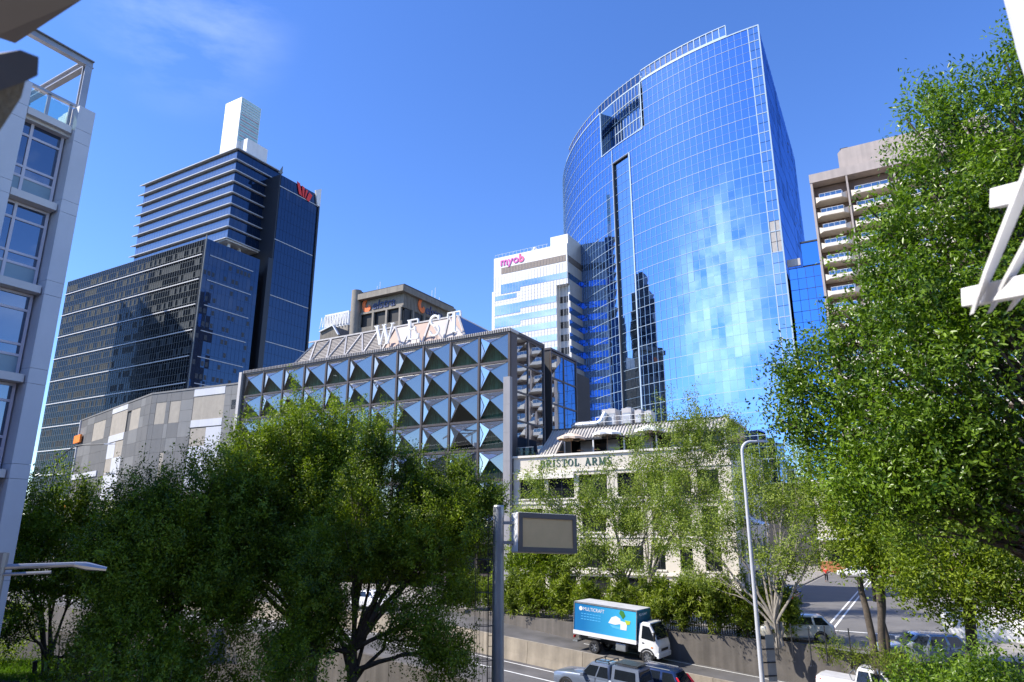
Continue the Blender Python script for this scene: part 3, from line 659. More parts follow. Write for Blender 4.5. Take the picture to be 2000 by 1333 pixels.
# slot edges; the dark left bar paints the shadow along that edge
for ph, mt in ((213.65, 'mullion_white'), (209.0, 'dark_metal')):
    m = MB(); e = .14; m.hexa([TP(ph-e, TR-1, 16), TP(ph+e, TR-1, 16), TP(ph+e, TR+.12, 16), TP(ph-e, TR+.12, 16)], [TP(ph-e, TR-1, 94.2), TP(ph+e, TR-1, 94.2), TP(ph+e, TR+.12, 94.2), TP(ph-e, TR+.12, 94.2)]); m.build('slot_edge', M[mt], tower)
m = MB(); ring_bar(m, 213.6, 209.05, TR-.35, 94.1, .3, .45); m.build('slot_head', M['dark_metal'], tower)
m = MB(); m.hexa([TP(208.86, TR-.1, 16), TP(208.72, TR-.1, 16), TP(208.72, TR+.1, 16), TP(208.86, TR+.1, 16)], [TP(208.86, TR-.1, 98), TP(208.72, TR-.1, 98), TP(208.72, TR+.1, 98), TP(208.86, TR+.1, 98)]); m.build('slot_trim', M['mullion_white'], tower)
# notch: recessed corner balcony near the top
nd = 3.6
m = MB()
for i in range(12):
    a, b = 217.1-i*.96, 217.1-(i+1)*.96
    for z0, z1 in ((98.6, 101.6), (101.75, 104.8), (104.95, 108), (108.1, 111), (111.1, 115.6)): m.quad(TP(a-.03, TR-nd, z0), TP(b+.03, TR-nd, z0), TP(b+.03, TR-nd, z1), TP(a-.03, TR-nd, z1))
mirror('recess_glass', (.34, .46, .60), .02, share=.75, dark=(.02, .03, .05), wave=.004, fres=False)
m.build('recess_glazing', M['recess_glass'], tower)
m = MB(); m.quad(TP(205.5, TR, 98.5), TP(205.5, TR-nd, 98.5), TP(205.5, TR-nd, 111), TP(205.5, TR, 111)); m.build('recess_cheek', M['tower_glass_dark'], tower)
m = MB(); m.quad(TP(217.2, TR, 98.5), TP(217.2, TR-nd, 98.5), TP(217.2, TR-nd, 111), TP(217.2, TR, 111)); m.build('recess_cheek', M['tower_glass_dark'], tower)
m = MB(); ring_bar(m, 217.2, 205.5, TR-nd, 98.4, .2, nd+.12); m.build('recess_floor', M['mullion_white'], tower)
m = MB(); [m.hexa([TP(ph-.1, TR-.1, 98.4), TP(ph+.1, TR-.1, 98.4), TP(ph+.1, TR+.12, 98.4), TP(ph-.1, TR+.12, 98.4)], [TP(ph-.1, TR-.1, 111), TP(ph+.1, TR-.1, 111), TP(ph+.1, TR+.12, 111), TP(ph-.1, TR+.12, 111)]) for ph in (217.2, 205.5)]
m.build('recess_frame', M['mullion_white'], tower)
# parapet screen in pale panels
for i in range(15):
    a, b = 234.5-i*1.15, 234.5-(i+1)*1.15
    m = MB(); m.hexa([TP(a-.1, TR-.5, 111.9), TP(b+.1, TR-.5, 111.9), TP(b+.1, TR-.56, 111.9), TP(a-.1, TR-.56, 111.9)], [TP(a-.1, TR-.5, 114.2), TP(b+.1, TR-.5, 114.2), TP(b+.1, TR-.56, 114.2), TP(a-.1, TR-.56, 114.2)])
    m.build('parapet_pane', M['parapet_glass'], tower)
    m = MB().bar(TP(a, TR-.45, 111.2), TP(a, TR-.45, 114.4), .14, .14); m.build('parapet_post', M['mullion_white' if i < 6 else 'dark_metal'], tower)
for z, hh in ((111.55, .7), (114.35, .2)): m = MB(); ring_bar(m, 234.5, 217.2, TR-.5, z, hh, .13); m.build('parapet_rail', M['mullion_white'], tower)
for i in range(26):
    a, b = 217.2-i*1.13, 217.2-(i+1)*1.13
    m = MB(); m.hexa([TP(a-.08, TR-.2, 111.1), TP(b+.08, TR-.2, 111.1), TP(b+.08, TR-.25, 111.1), TP(a-.08, TR-.25, 111.1)], [TP(a-.08, TR-.2, 113.4), TP(b+.08, TR-.2, 113.4), TP(b+.08, TR-.25, 113.4), TP(a-.08, TR-.25, 113.4)])
    m.build('parapet_pane', M['tower_glass_dark' if i < 11 else 'tower_glass'], tower)
    MB().bar(TP(a, TR-.15, 111), TP(a, TR-.15, 113.9), .09, .09).build('parapet_post', M['dark_metal'], tower)
for e_, z, hh in ((188, 113.5, .14), (205.5, 111.0, .3)): m = MB(); ring_bar(m, 217.2, e_, TR-.2, z, hh, .1); m.build('parapet_rail', M['mullion_white'], tower)
for z in (101.7, 104.9, 108.05, 111.05, 115.6): m = MB(); ring_bar(m, 217.1, 205.6, TR-nd, z, .2, .12); m.build('recess_transom', M['mullion_white'], tower)
for i in range(1, 12): m = MB().bar(TP(217.1-i*.96, TR-nd+.06, 98.5), TP(217.1-i*.96, TR-nd+.06, 115.6), .1, .1); m.build('recess_mullion', M['mullion_white'], tower)
# plain glazed strip beside the corner
CP = 239.8
for k_ in range(len(zl)-1):
    zt, zb = zl[k_], zl[k_+1]; pn = 59 < (zt+zb)/2 < 66
    for a, b in ((238.2, 239.0), (239.03, 239.76)):
        m = MB(); m.quad(TP(a, TR-.02, zb+.05), TP(b, TR-.02, zb+.05), TP(b, TR-.02, zt-.05), TP(a, TR-.02, zt-.05)); m.build('strip_pane', M['patterned_panel' if pn else 'tower_glass_pale'], tower)
for ph, e in ((238.13, .07), (239.8, .10), (239.02, .025)): 
    m = MB(); m.hexa([TP(ph-e, TR-.3, 16), TP(ph+e, TR-.3, 16), TP(ph+e, TR+.1, 16), TP(ph-e, TR+.1, 16)], [TP(ph-e, TR-.3, 111.1), TP(ph+e, TR-.3, 111.1), TP(ph+e, TR+.1, 111.1), TP(ph-e, TR+.1, 111.1)]); m.build('strip_mullion', M['mullion_white'], tower)
for z in zl[2::2]: m = MB(); ring_bar(m, 238.1, CP, TR, z, .16, .07, .8); m.build('strip_transom', M['mullion_white'], tower)
for a, b in ((PH0+1.75, 217.2), (205.5, 186)): m = MB(); ring_bar(m, a, b, TR, 111.05, .28, .1); m.build('roof_rail', M['mullion_white'], tower)
# side wall running back along the city grid, its top falling away
C0 = TP(CP, TR, 0); SD = 44.
m = MB(); fl = MB()
def top_y(y): return 111.0-9.6*(y/SD)
ny = 26
for i in range(ny):
    ya, yb = SD*i/ny, SD*(i+1)/ny; z = 14
    while z < 111:
        z2 = z+4.36; t_ = min(z2-.1, top_y((ya+yb)/2))
        if t_ > z+.3:
            j = random.gauss(0, .01); a = C0+GY*(ya+.05)+GX*j; b = C0+GY*(yb-.05)-GX*j
            m.quad((a.x, a.y, z+.08), (b.x, b.y, z+.08), (b.x, b.y, t_), (a.x, a.y, t_))
        z = z2
m.build('side_glazing', M['tower_side_glass'], tower, fix=False)
cr = MB(); a = C0; b = C0+GY*SD; c = TP(165, TR, 0)
for pth in ([a-GX*.1, b-GX*.1, c],):
    body = [TP(239.7-i*2, TR-1.1 if not 204.9 < 239.7-i*2 < 217.7 else TR-5, 0) for i in range(38)]
    poly = [C0+GY*SD-GX*.1, C0-GX*.1+GY*.3]+body[1:]
    n_ = len(poly); cr.add([(p.x, p.y, 0) for p in poly]+[(p.x, p.y, 101 if i == 0 else 110.6) for i, p in enumerate(poly)], [tuple(range(n_, 2*n_))]+[(i, (i+1) % n_, n_+(i+1) % n_, n_+i) for i in range(n_)])
cr.build('core', M['hotel_wall'], tower)
dotm = MB()
for i in range(60):
    y = random.uniform(26, 43); z = random.uniform(68, 100); p = C0+GY*y+GX*.03; s_ = random.uniform(.15, .4); dotm.quad((p.x, p.y, z), (p.x+GY.x*s_, p.y+GY.y*s_, z), (p.x+GY.x*s_, p.y+GY.y*s_, z+s_*2), (p.x, p.y, z+s_*2))
dotm.build('side_vents', M['dark_metal'], tower)
# low glazed wing between the tower and the flats
wing = thing('glass_wing', 'low blue glazed wing between the curved tower and the balcony flats', 'building', Vector((C0.x+TC.x, C0.y+TC.y, 0)), -30)
mirror('wing_glass', (.22, .50, .92), .015, share=.85, var=.1, dark=(.004, .012, .03), wave=.004, fres=False)
bx('core', M['hotel_wall'], wing, .3, 6.1, 2.2, 30, 0, 56.3); bx('upper_core', M['hotel_wall'], wing, 2.9, 6.1, 2.6, 30, 56.3, 61.2)
for i in range(4):
    for k_ in range(20):
        x0, x1 = .35+i*1.44, .35+(i+1)*1.44; z1 = 56.2-2.18*k_
        if z1 < 14: break
        o = MB().box(-.69, .69, -.02, 0, -1.05, 1.05).build('pane', M['wing_glass'], wing, loc=((x0+x1)/2, 2.12, z1-1.09)); o.rotation_euler = (random.gauss(0, .002), 0, random.gauss(0, .002))
gm = MB()
for i in range(5): gm.box(.31+i*1.44, .37+i*1.44, 2.04, 2.18, 12, 56.3)
for k_ in range(20): gm.box(.35, 6.1, 2.06, 2.17, 56.2-2.18*k_-(.06 if k_ % 2 == 0 else .03), 56.2-2.18*k_+.02)
gm.build('mullions', M['dark_metal'], wing); bx('upper_glazing', M['wing_glass'], wing, 2.95, 6.1, 2.5, 2.56, 56.6, 61.1); bx('roof_rail', M['dark_metal'], wing, 2.8, 6.2, 2.4, 2.7, 61.2, 61.5)
bx('soffit_beam', M['pale_stone'], wing, .2, 2.6, 1.6, 2.0, 56.6, 58.0)
# ================================================================== BALCONY FLATS
mat('flat_wall', (.42, .36, .33), .8, var=.08, scale=.5, streak=.15)
mat('flat_brown', (.20, .14, .115), .8, var=.12, scale=.6)
mat('balcony_cream', (.72, .65, .56), .7, var=.06, scale=.8, streak=.12)
clear_glass('balcony_glass', (.55, .68, .72), share=.22)
mirror('flat_window', (.7, .8, .9), .02, share=.35, dark=(.03, .04, .05))
flats = thing('apartment_block', 'brown apartment block with stacked cream balconies beside the glass tower', 'building', (58.3, 120.7, 0), -30)
bx('wall', M['flat_brown'], flats, .4, 34, 2.2, 22, 0, 72.6); bx('end_fin', M['flat_wall'], flats, 0, .4, -.2, 22, 0, 73)
bx('parapet', M['flat_wall'], flats, -.05, 34, -.3, 22.2, 72.8, 74.6); 
m = MB(); m.prism([(5.4, 1.5, 74.6), (5.4, 1.5, 78.6), (6.2, 1.5, 79.4), (30, 1.5, 79.4), (30, 1.5, 74.6)], (0, 14, 0)); m.build('plant_room', M['flat_wall'], flats)
bx('roof_vent', M['dark_metal'], flats, 5.9, 7.3, 2, 4, 79.42, 79.8); bx('wall_vent', M['dark_metal'], flats, 5.35, 5.395, 3, 4, 76.4, 78.0)
bays = [(.45, 6.15), (6.65, 14.0), (14.5, 20.2), (20.7, 28)]
for x in (6.4, 14.25, 20.45): bx('fin', M['flat_wall'], flats, x-.16, x+.16, -.25, 2.2, 0, 72.8)
bmeshes = []
for a, b in bays:
    L_ = b-a
    slab = MB(); pl = [(0, 2.2), (0, .3), (.9, -.85), (L_-.9, -.85), (L_, .3), (L_, 2.2)]
    slab.prism([(x, y, 0) for x, y in pl], (0, 0, .28))
    up = MB(); o2 = [(0, .3), (.9, -.85), (L_-.9, -.85), (L_, .3)]
    for (xa, ya), (xb, yb) in zip(o2[:-1], o2[1:]):
        d = Vector((xb-xa, yb-ya, 0)).normalized(); q = Vector((-d.y, d.x, 0))*.14
        hz = (1.15, .42) if xa == 0 else ((.42, .42) if yb == ya else (.42, 1.15))
        up.hexa([(xa, ya, .28), (xb, yb, .28), (xb+q.x, yb+q.y, .28), (xa+q.x, ya+q.y, .28)], [(xa, ya, .28+hz[0]), (xb, yb, .28+hz[1]), (xb+q.x, yb+q.y, .28+hz[1]), (xa+q.x, ya+q.y, .28+hz[0])])
    gl = MB(); gl.box(.95, L_-.95, -.80, -.78, .70, 1.4)
    ra = MB(); ra.box(.9, L_-.9, -.83, -.76, 1.4, 1.46); [ra.box(.9+i*(L_-1.8)/4-.02, .9+i*(L_-1.8)/4+.02, -.82, -.77, .7, 1.4) for i in range(5)]
    wi = MB(); wi.box(.8, L_-.8, 2.12, 2.18, .3, 2.5); wf = MB(); [wf.box(.8+i*(L_-1.6)/4-.04, .8+i*(L_-1.6)/4+.04, 2.05, 2.2, .3, 2.5) for i in range(5)]
    wb = MB(); wb.box(0, L_, 2.0, 2.15, 2.55, 3.1)
    bmeshes.append((a, slab.mesh('balcony', M['balcony_cream']), up.mesh('upstand', M['balcony_cream']), gl.mesh('balcony_pane', M['balcony_glass']), ra.mesh('handrail', M['white_metal']), wi.mesh('window', M['flat_window']), wf.mesh('window_frame', M['white_metal'])))
for k_ in range(20):
    z = 68.45-3.17*k_
    if z < 8: break
    for i, (a, sl_, up_, gl_, ra_, wi_, wf_) in enumerate(bmeshes):
        if i > 1 and k_ > 14: continue
        b_ = link('balcony', sl_, flats, (a, 0, z)); link('upstand', up_, b_); link('balcony_pane', gl_, b_); link('handrail', ra_, b_)
        w_ = link('window', wi_, flats, (a, 0, z)); link('window_frame', wf_, w_)
# ================================================================== WHITE BANDED OFFICE
mat('white_cladding', (.76, .75, .74), .5, var=.05, scale=.6, streak=.06)
mat('cladding_joint', (.50, .50, .51), .6)
mat('louvre_brown', (.24, .20, .175), .7, var=.15, scale=1.5)
mat('magenta', (.55, .06, .38), .5, var=.05); mat('magenta_pink', (.75, .10, .30), .5, var=.05)
mirror('office_glass', (.62, .80, 1.0), .015, share=.62, dark=(.02, .05, .09), wave=.003)
off = thing('office_tower', 'white clad office tower with blue window bands and a pink rooftop sign', 'building', (13.81, 159.4, 0), -30)
bx('wall', M['white_cladding'], off, -21.5, -3.2, 0, 26, 0, 77.2); bx('corner_wall', M['white_cladding'], off, -3.2, 0, 0, 26, 66.4, 77.2)
bx('recess_wall', M['cladding_joint'], off, -3.2, -.6, 1.8, 26, 0, 66.4); bx('corner_fin', M['white_cladding'], off, -.55, 0, 1.2, 26, 0, 66.4)
bx('lift_overrun', M['white_cladding'], off, -4.9, 0, .6, 12, 77.2, 79.9); bx('left_fin', M['white_cladding'], off, -22.2, -21.55, .3, 26, 0, 68)
lv = MB(); 
for i in range(21): lv.box(-19.2+.9*i, -19.2+.9*i+.82, -.06, -.004, 72.35, 74.1)
lv.build('louvre_band', M['louvre_brown'], off)
lvs = MB(); [lvs.box(.004, .06, .6+.9*i, .6+.9*i+.82, 72.35, 74.1) for i in range(26)]; lvs.build('louvre_band', M['louvre_brown'], off)
bandz = [(69.45, 67.85)]+[(63.75-3.3*i, 62.1-3.3*i) for i in range(16)]
for i, (zt, zb) in enumerate(bandz):
    if zb < 14: break
    xr = -.1 if i == 0 else -3.25
    bx('window_band', M['office_glass'], off, -13.5, xr, -.05, -.004, zb, zt)
    bx('window_band', M['office_glass'], off, -19.2 if i == 0 else -21.1, -13.5, -.05, -.004, zb-1.0, zt-.05)
    if i: bx('recess_band', M['dark_window'], off, -3.1, -.65, 1.72, 1.79, zb, zt)
    s2 = MB(); s2.box(.004, .05, .4, 25.6, zb, zt); s2.build('window_band', M['office_glass'], off)
bx('window_band', M['office_glass'], off, -21.1, -14.6, -.05, -.004, 65.2, 66.4)
jm = MB()
for i in range(24): jm.box(-21.1+.9*i-.02, -21.1+.9*i+.02, -.065, -.004, 15, 72)
for z in range(58): jm.box(-21.45, -3.25, -.02, -.003, 16+z*.9, 16+z*.9+.03)
jm.build('cladding_joints', M['cladding_joint'], off)
link('sign_lettering', text_mesh('my', 3.1, .15, M['magenta'], offset=.07), off, (-19.5, -.08, 74.75))
link('sign_lettering', text_mesh('o', 3.1, .15, M['magenta'], offset=.07), off, (-15.6, -.08, 74.75))
link('sign_lettering', text_mesh('b', 3.1, .15, M['magenta_pink'], offset=.11), off, (-13.85, -.08, 74.75))
rl = MB(); [rl.tube([(-21.3+1.1*i, .3, 77.2), (-21.3+1.1*i, .3, 78.2)], .03, 4) for i in range(15)]; rl.tube([(-21.3, .3, 78.2), (-5.5, .3, 78.2)], .03, 4); rl.build('roof_rail', M['white_metal'], off)
MB().lathe([(0, 0), (.5, .1), (.7, .5), (.5, .9), (0, 1.0)], n=12, at=(-9.5, .8, 77.2)).build('dish', M['white_paint'], off)
# ================================================================== CONCRETE EXCHANGE
mat('aged_concrete', (.19, .17, .145), .85, var=.2, scale=.5, bump=.1, streak=.35)
mat('aged_concrete_pale', (.29, .26, .22), .85, var=.16, scale=.5, streak=.25)
mat('sign_navy', (.02, .04, .13), .5); mat('sign_orange', (.85, .17, .03), .5)
exc = thing('concrete_exchange', 'weathered concrete block with an orange and navy rooftop sign', 'building', (-23.37, 138.03, 0), -30)
bx('wall', M['aged_concrete'], exc, -12.6, -.6, 1.2, 18.5, 0, 52.9); bx('upper_wall', M['aged_concrete_pale'], exc, -12.4, -.4, .9, 18.6, 53.5, 56.7)
bx('roof_slab', M['aged_concrete_pale'], exc, -12.3, .5, -.5, 19.2, 56.7, 58.0); bx('roof_edge', M['dark_metal'], exc, -11.5, .2, .2, 18.8, 58.0, 58.5)
m = MB(); m.tube([(-13.3, .2, 0), (-13.3, .2, 59.2)], 1.1, 14); m.build('stair_drum', M['aged_concrete_pale'], exc, smooth=40); bx('stair_wall', M['aged_concrete'], exc, -13.4, -12.3, .2, 6, 0, 59.0)
bx('loggia_shade', M['black'], exc, -12.5, -.7, 1.05, 1.19, 49.6, 53.4); bx('loggia_side_shade', M['black'], exc, -.59, -.45, 1.4, 18, 49.6, 53.4)  # black sheets paint the shade inside the open loggias
for x in (-12.3, -8.4, -4.6, -.9): bx('column', M['aged_concrete_pale'], exc, x-.25, x+.25, .35, .85, 40, 53.5)
for y in (4, 8, 12, 16): bx('column', M['aged_concrete_pale'], exc, -.44, .0, y-.25, y+.25, 40, 53.5)
bx('sill_band', M['aged_concrete'], exc, -12.4, -.3, .4, 1.0, 47.5, 50.4); bx('beam', M['aged_concrete_pale'], exc, -12.4, -.35, .5, .9, 53.45, 53.9)
pn = MB(); [pn.box(-.36, -.3, 1.2+.5*i, 1.22+.5*i+.36, 53.6, 56.6) for i in range(34)]; pn.build('ribbed_cladding', M['aged_concrete_pale'], exc)
def exch_sign(loc, rz, s_):
    o = link('sign_lettering', text_mesh('elstra', 2.75*s_, .15, M['sign_navy'], shear=.22, offset=.03), exc, loc, (0, 0, rz))
    r3 = Matrix.Rotation(rz, 3, 'Z'); L_ = Vector(loc)
    m = MB(); m.prism([(-2.5*s_, 0, 2.45*s_), (-.1, 0, 2.45*s_), (.05, 0, 2.85*s_), (-1.3*s_, 0, 2.95*s_), (-2.2*s_, 0, 2.8*s_)], (0, -.15, 0)); link('sign_bar', m.mesh('sign_bar', M['sign_navy']), exc, loc, (0, 0, rz))
    m = MB(); pts = [(-1.35, 2.3), (-1.7, 1.5), (-1.55, .75), (-1.1, .6), (-.75, 1.2), (-.35, .9), (-.25, .3), (-.6, -.25), (-1.3, -.4), (-2.1, 0), (-2.55, .9), (-2.5, 1.8), (-2.2, 2.3)]
    m.prism([(x*s_, 0, z*s_) for x, z in pts], (0, -.16, 0)); link('sign_swoosh', m.mesh('sign_swoosh', M['sign_orange']), exc, loc, (0, 0, rz))
exch_sign((-9.2, .80, 54.25), 0, 1.06); exch_sign((-.22, 8.3, 54.2), math.pi/2, 1.06)
am = MB(); [am.tube([(x, y, 58.4), (x, y, 58.4+h)], .05, 4) for x, y, h in ((-9, 2, 1.8), (-8.2, 2, 2.6), (-7.6, 3, 1.5), (-.5, 11, 2), (-.5, 12.2, 3), (-.6, 14, 1.2))]; am.build('antenna', M['white_metal'], exc)
# ================================================================== SMALL BLOCK BEHIND
sb = thing('rooftop_block', 'small concrete block topped with white roof plant behind the hotel', 'building', (-41.2, 164.5, 0), -30)
bx('wall', M['aged_concrete_pale'], sb, -9.6, 0, 0, 14, 0, 57.2); bx('plant_screen', M['white_metal'], sb, -9.3, -1, 1, 8, 57.6, 61.4)
gl = MB(); [gl.box(-9.2+.9*i, -8.7+.9*i, .9, .99, 57.9, 61.0) for i in range(9)]; gl.build('screen_panels', M['cladding_joint'], sb)
ts = MB()
for i in range(9): ts.bar((-9.4+i, -.4, 57.3), (-8.9+i, -.4, 60.3), .12, .12); ts.bar((-8.9+i, -.4, 60.3), (-8.4+i, -.4, 57.3), .12, .12)
ts.build('truss', M['white_paint'], sb); bx('window_row', M['dark_window'], sb, -8, -4, -.05, -.003, 53.4, 55.8)
t2 = thing('gable_block', 'low white gabled rooftop just left of the concrete exchange', 'building', tuple(Vector((-38.6, 146, 0))), -30)
m = MB(); m.prism([(-5.5, 0, 0), (0, 0, 0), (0, 0, 49.4), (-1.6, 0, 51.6), (-5.5, 0, 50.6)], (0, 9, 0)); m.build('wall', M['aged_concrete'], t2)
m = MB(); m.bar((-1.6, -.2, 51.7), (.3, -.2, 49.2), .5, .25); m.bar((-5.6, -.2, 50.7), (-1.6, -.2, 51.7), .5, .25); m.build('roof_edge', M['white_metal'], t2)
# ================================================================== DARK BANK HEADQUARTERS
mirror('bank_glass', (.20, .25, .30), .02, share=.06, dark=(.008, .012, .018), wave=.003, var=.1, spec=.12, body=.2)
mirror('bank_glass_blue', (.20, .28, .42), .02, share=.20, spec=.2, dark=(.004, .014, .045), wave=.003, var=.1)
mirror('bank_glass_light', (.52, .56, .62), .03, share=.40, dark=(.075, .085, .10), wave=.002, var=.05)  # paler copy: the upper left face's sky reflection is put into its tint
mat('bank_blind', (.024, .036, .048), .8, var=.3, scale=.2)
mat('bank_dark', (.018, .022, .032), .5, var=.1)
mat('bank_grid', (.16, .18, .19), .6)
mat('fin_grey', (.46, .48, .52), .5, var=.05)
mat('logo_red', (.75, .035, .02), .45)
bank = thing('bank_headquarters', 'dark glass bank headquarters with finned upper block and white roof pylon', 'building', (-92.15, 190.93, 0), -30)
bx('core', M['bank_dark'], bank, -76, -.1, .1, 19.8, 0, 92.3)
# left face: curtain wall
pm_, bl_, gr_ = MB(), MB(), MB()
nc, dz = 66, 1.97; cw = 76/nc
for c in range(nc):
    x0 = -76+c*cw
    for k_ in range(42):
        z1 = 92.3-k_*dz; z0 = z1-dz; e = .05
        j1, j2 = random.gauss(0, .004), random.gauss(0, .004)
        blind = (k_ % 2 == 1) and random.random() < .42+.25*math.sin(c*.35+k_)
        m = bl_ if blind else pm_
        m.quad((x0+e, 0-j1-j2, z0+e), (x0+cw-e, 0+j1-j2, z0+e), (x0+cw-e, 0+j1+j2, z1-e), (x0+e, 0-j1+j2, z1-e))
tag(pm_.build('glass_panes', M['bank_glass'], bank, fix=False), kind='stuff'); tag(bl_.build('blind_panes', M['bank_blind'], bank, fix=False), kind='stuff')
for c in range(nc+1): gr_.box(-76+c*cw-.035, -76+c*cw+.035, -.09, .0, 9.5, 92.4)
for k_ in range(43): gr_.box(-76, 0, -.07, 0, 92.3-k_*dz-.035, 92.3-k_*dz+.035)
gr_.build('mullions', M['bank_grid'], bank)
for k_ in range(10):
    z = 87.4-7.88*k_
    bx('band_fin', M['white_metal'], bank, -76.2, -1.3, -.3, -.091, z-.14, z+.14); bx('band_fin', M['fin_grey'], bank, .06, .22, 1.6, 17.5, z-.13, z+.13)
for k_ in range(21): bx('corner_pane', M['bank_glass_light'], bank, -1.2, -.06, -.16, -.1, 92.2-3.94*(k_+1)+.1, 92.2-3.94*k_)
bx('corner_post', M['bank_grid'], bank, -.12, .1, -.3, .0, 9, 93.4)
m = MB()
for c in range(14):
    for k_ in range(21):
        y0, z1 = c*1.414, 92.3-k_*3.94; j = random.gauss(0, .005); m.quad((.02+j, y0+.03, z1-3.9), (.02-j, y0+1.38, z1-3.9), (.02-j, y0+1.38, z1), (.02+j, y0+.03, z1))
m.build('side_glazing', M['bank_glass_blue'], bank, fix=False)
bd = MB(); [bd.box(.03, .045, 1.414*c+.2, 1.414*c+1.1, 92.3-k_*3.94-3.4, 92.3-k_*3.94-2.0) for c in range(13) for k_ in range(1, 20) if random.random() < .35]; tag(bd.build('side_blinds', M['bank_dark'], bank), kind='stuff')
# finned upper block
ux, uy = -7.38, 12.13
bx('upper_core', M['bank_dark'], bank, ux-51.4, ux-.1, uy+.1, uy+18.7, 98.4, 131.2)
m = MB()
for c in range(34):
    for k_ in range(8): 
        j = random.gauss(0, .004); a = ux-51.4+c*1.51; m.quad((a+.03, uy-j, 98.6+4.1*k_), (a+1.48, uy+j, 98.6+4.1*k_), (a+1.48, uy+j, 98.6+4.1*k_+4.0), (a+.03, uy-j, 98.6+4.1*k_+4.0))
m.build('upper_glazing', M['bank_glass_light'], bank, fix=False)
m = MB()
for c in range(12):
    for k_ in range(8):
        j = random.gauss(0, .006); a = uy+c*1.56; m.quad((ux+j, a+.03, 98.6+4.1*k_), (ux-j, a+1.53, 98.6+4.1*k_), (ux-j, a+1.53, 98.6+4.1*k_+4.0), (ux+j, a+.03, 98.6+4.1*k_+4.0))
m.build('upper_side_glazing', M['bank_glass_blue'], bank, fix=False)
for k_ in range(9):
    z = 131.0-4.08*k_
    m = MB(); e = .95; m.prism([(ux-53.4, uy-e, z), (ux+.25, uy-e, z), (ux+.9, uy-.6, z), (ux+.9, uy+18.8, z), (ux-.2, uy+18.8, z), (ux-.2, uy+.2, z), (ux-51.5, uy+.2, z)], (0, 0, .30)); m.build('sun_fin', M['fin_grey'], bank)
bx('soffit', M['white_cladding'], bank, ux-51.4, ux+.2, uy-.4, uy+18.8, 97.9, 98.39)
for x, y in ((-9.4, 14.4), (-13, 14), (-10, 19), (-10, 26)): MB().tube([(x, y, 92.2), (x, y, 98)], .55, 10).build('column', M['white_cladding'], bank, smooth=40)
# rear slab with the red emblem
bx('slab_core', M['bank_dark'], bank, -30, -.1, 24.5, 42.2, 0, 125.6)
m = MB()
for c in range(12):
    for k_ in range(31):
        y0 = 25+c*1.42; z1 = 125.4-k_*3.94; j = random.gauss(0, .006); m.quad((.02+j, y0+.04, z1-3.88), (.02-j, y0+1.38, z1-3.88), (.02-j, y0+1.38, z1), (.02+j, y0+.04, z1))
m.build('slab_glazing', M['bank_glass_blue'], bank, fix=False)
for z in (121.2, 101.5, 81.8, 66): bx('slab_band', M['fin_grey'], bank, .06, .2, 24.6, 41.6, z-.14, z+.14)
bx('slab_edge', M['bank_dark'], bank, -.6, .8, 22.4, 24.4, 0, 94); m = MB(); m.prism([(.1, 41.6, 121), (.1, 42.9, 121), (.1, 42.9, 128.3), (.1, 40.2, 126.6)], (.6, 0, 0)); m.build('roof_blade', M['white_cladding'], bank)
bx('slab_fin', M['bank_dark'], bank, -.3, .5, 42.2, 42.9, 0, 121)
m = MB(); m.prism([(.1, 23.4, 125.6), (.1, 24.9, 125.6), (.1, 24.9, 128.8)], (.3, 0, 0)); m.build('roof_blade', M['bank_grid'], bank)
for pts in ([(31.6, 126.2), (33.0, 125.9), (34.4, 121.6), (33.0, 121.9)], [(34.0, 125.6), (35.3, 125.3), (35.3, 121.4), (34.7, 121.5)], [(36.0, 125.0), (36.9, 124.8), (35.9, 121.3), (35.6, 121.4)], [(37.5, 124.5), (39.1, 124.0), (37.8, 120.9), (36.4, 121.2)]):
    m = MB(); m.prism([(.25, y, z) for y, z in pts], (.15, 0, 0)); m.build('emblem', M['logo_red'], bank)
# roof pylon
py0 = uy+2
bx('pylon', M['white_paint'], bank, ux-12.5, ux-3.9, py0, py0+8.4, 131.4, 154); 
mat('pylon_teal', (.42, .60, .62), .4, var=.08, scale=.6); mat('pylon_pink', (.62, .36, .40), .5)
bx('pylon_side', M['pylon_teal'], bank, ux-3.89, ux-3.8, py0+.2, py0+8.2, 137, 153.8)
for k_ in range(15): bx('pylon_slat', M['white_metal' if k_ > 9 else ('pylon_pink' if k_ % 2 else 'pylon_teal')], bank, ux-3.79, ux-3.6, py0+.5, py0+7.9, 138+k_*1.02, 138.22+k_*1.02)
bx('roof_box', M['white_cladding'], bank, ux-5.2, ux-.3, uy+3.5, uy+12.2, 131.4, 137.3)
# ================================================================== tower seen only as a reflection in the curved glass
rt = thing('stepped_tower', 'dark stepped tower off to the left, seen mirrored in the curved glass', 'building', (-172, 176, 0), 10)
mat('brown_tower', (.05, .042, .038), .5, var=.2, scale=.3)
bx('shaft', M['brown_tower'], rt, -13, 13, -27, 27, 0, 118); bx('setback', M['brown_tower'], rt, -10, 10, -21, 21, 118, 128); bx('crown', M['brown_tower'], rt, -6, 6, -11, 11, 128, 138)
for z in range(29): bx('window_band', M['bank_glass'], rt, 13.02, 13.1, -26.4, 26.4, 4+z*3.9, 6+z*3.9)
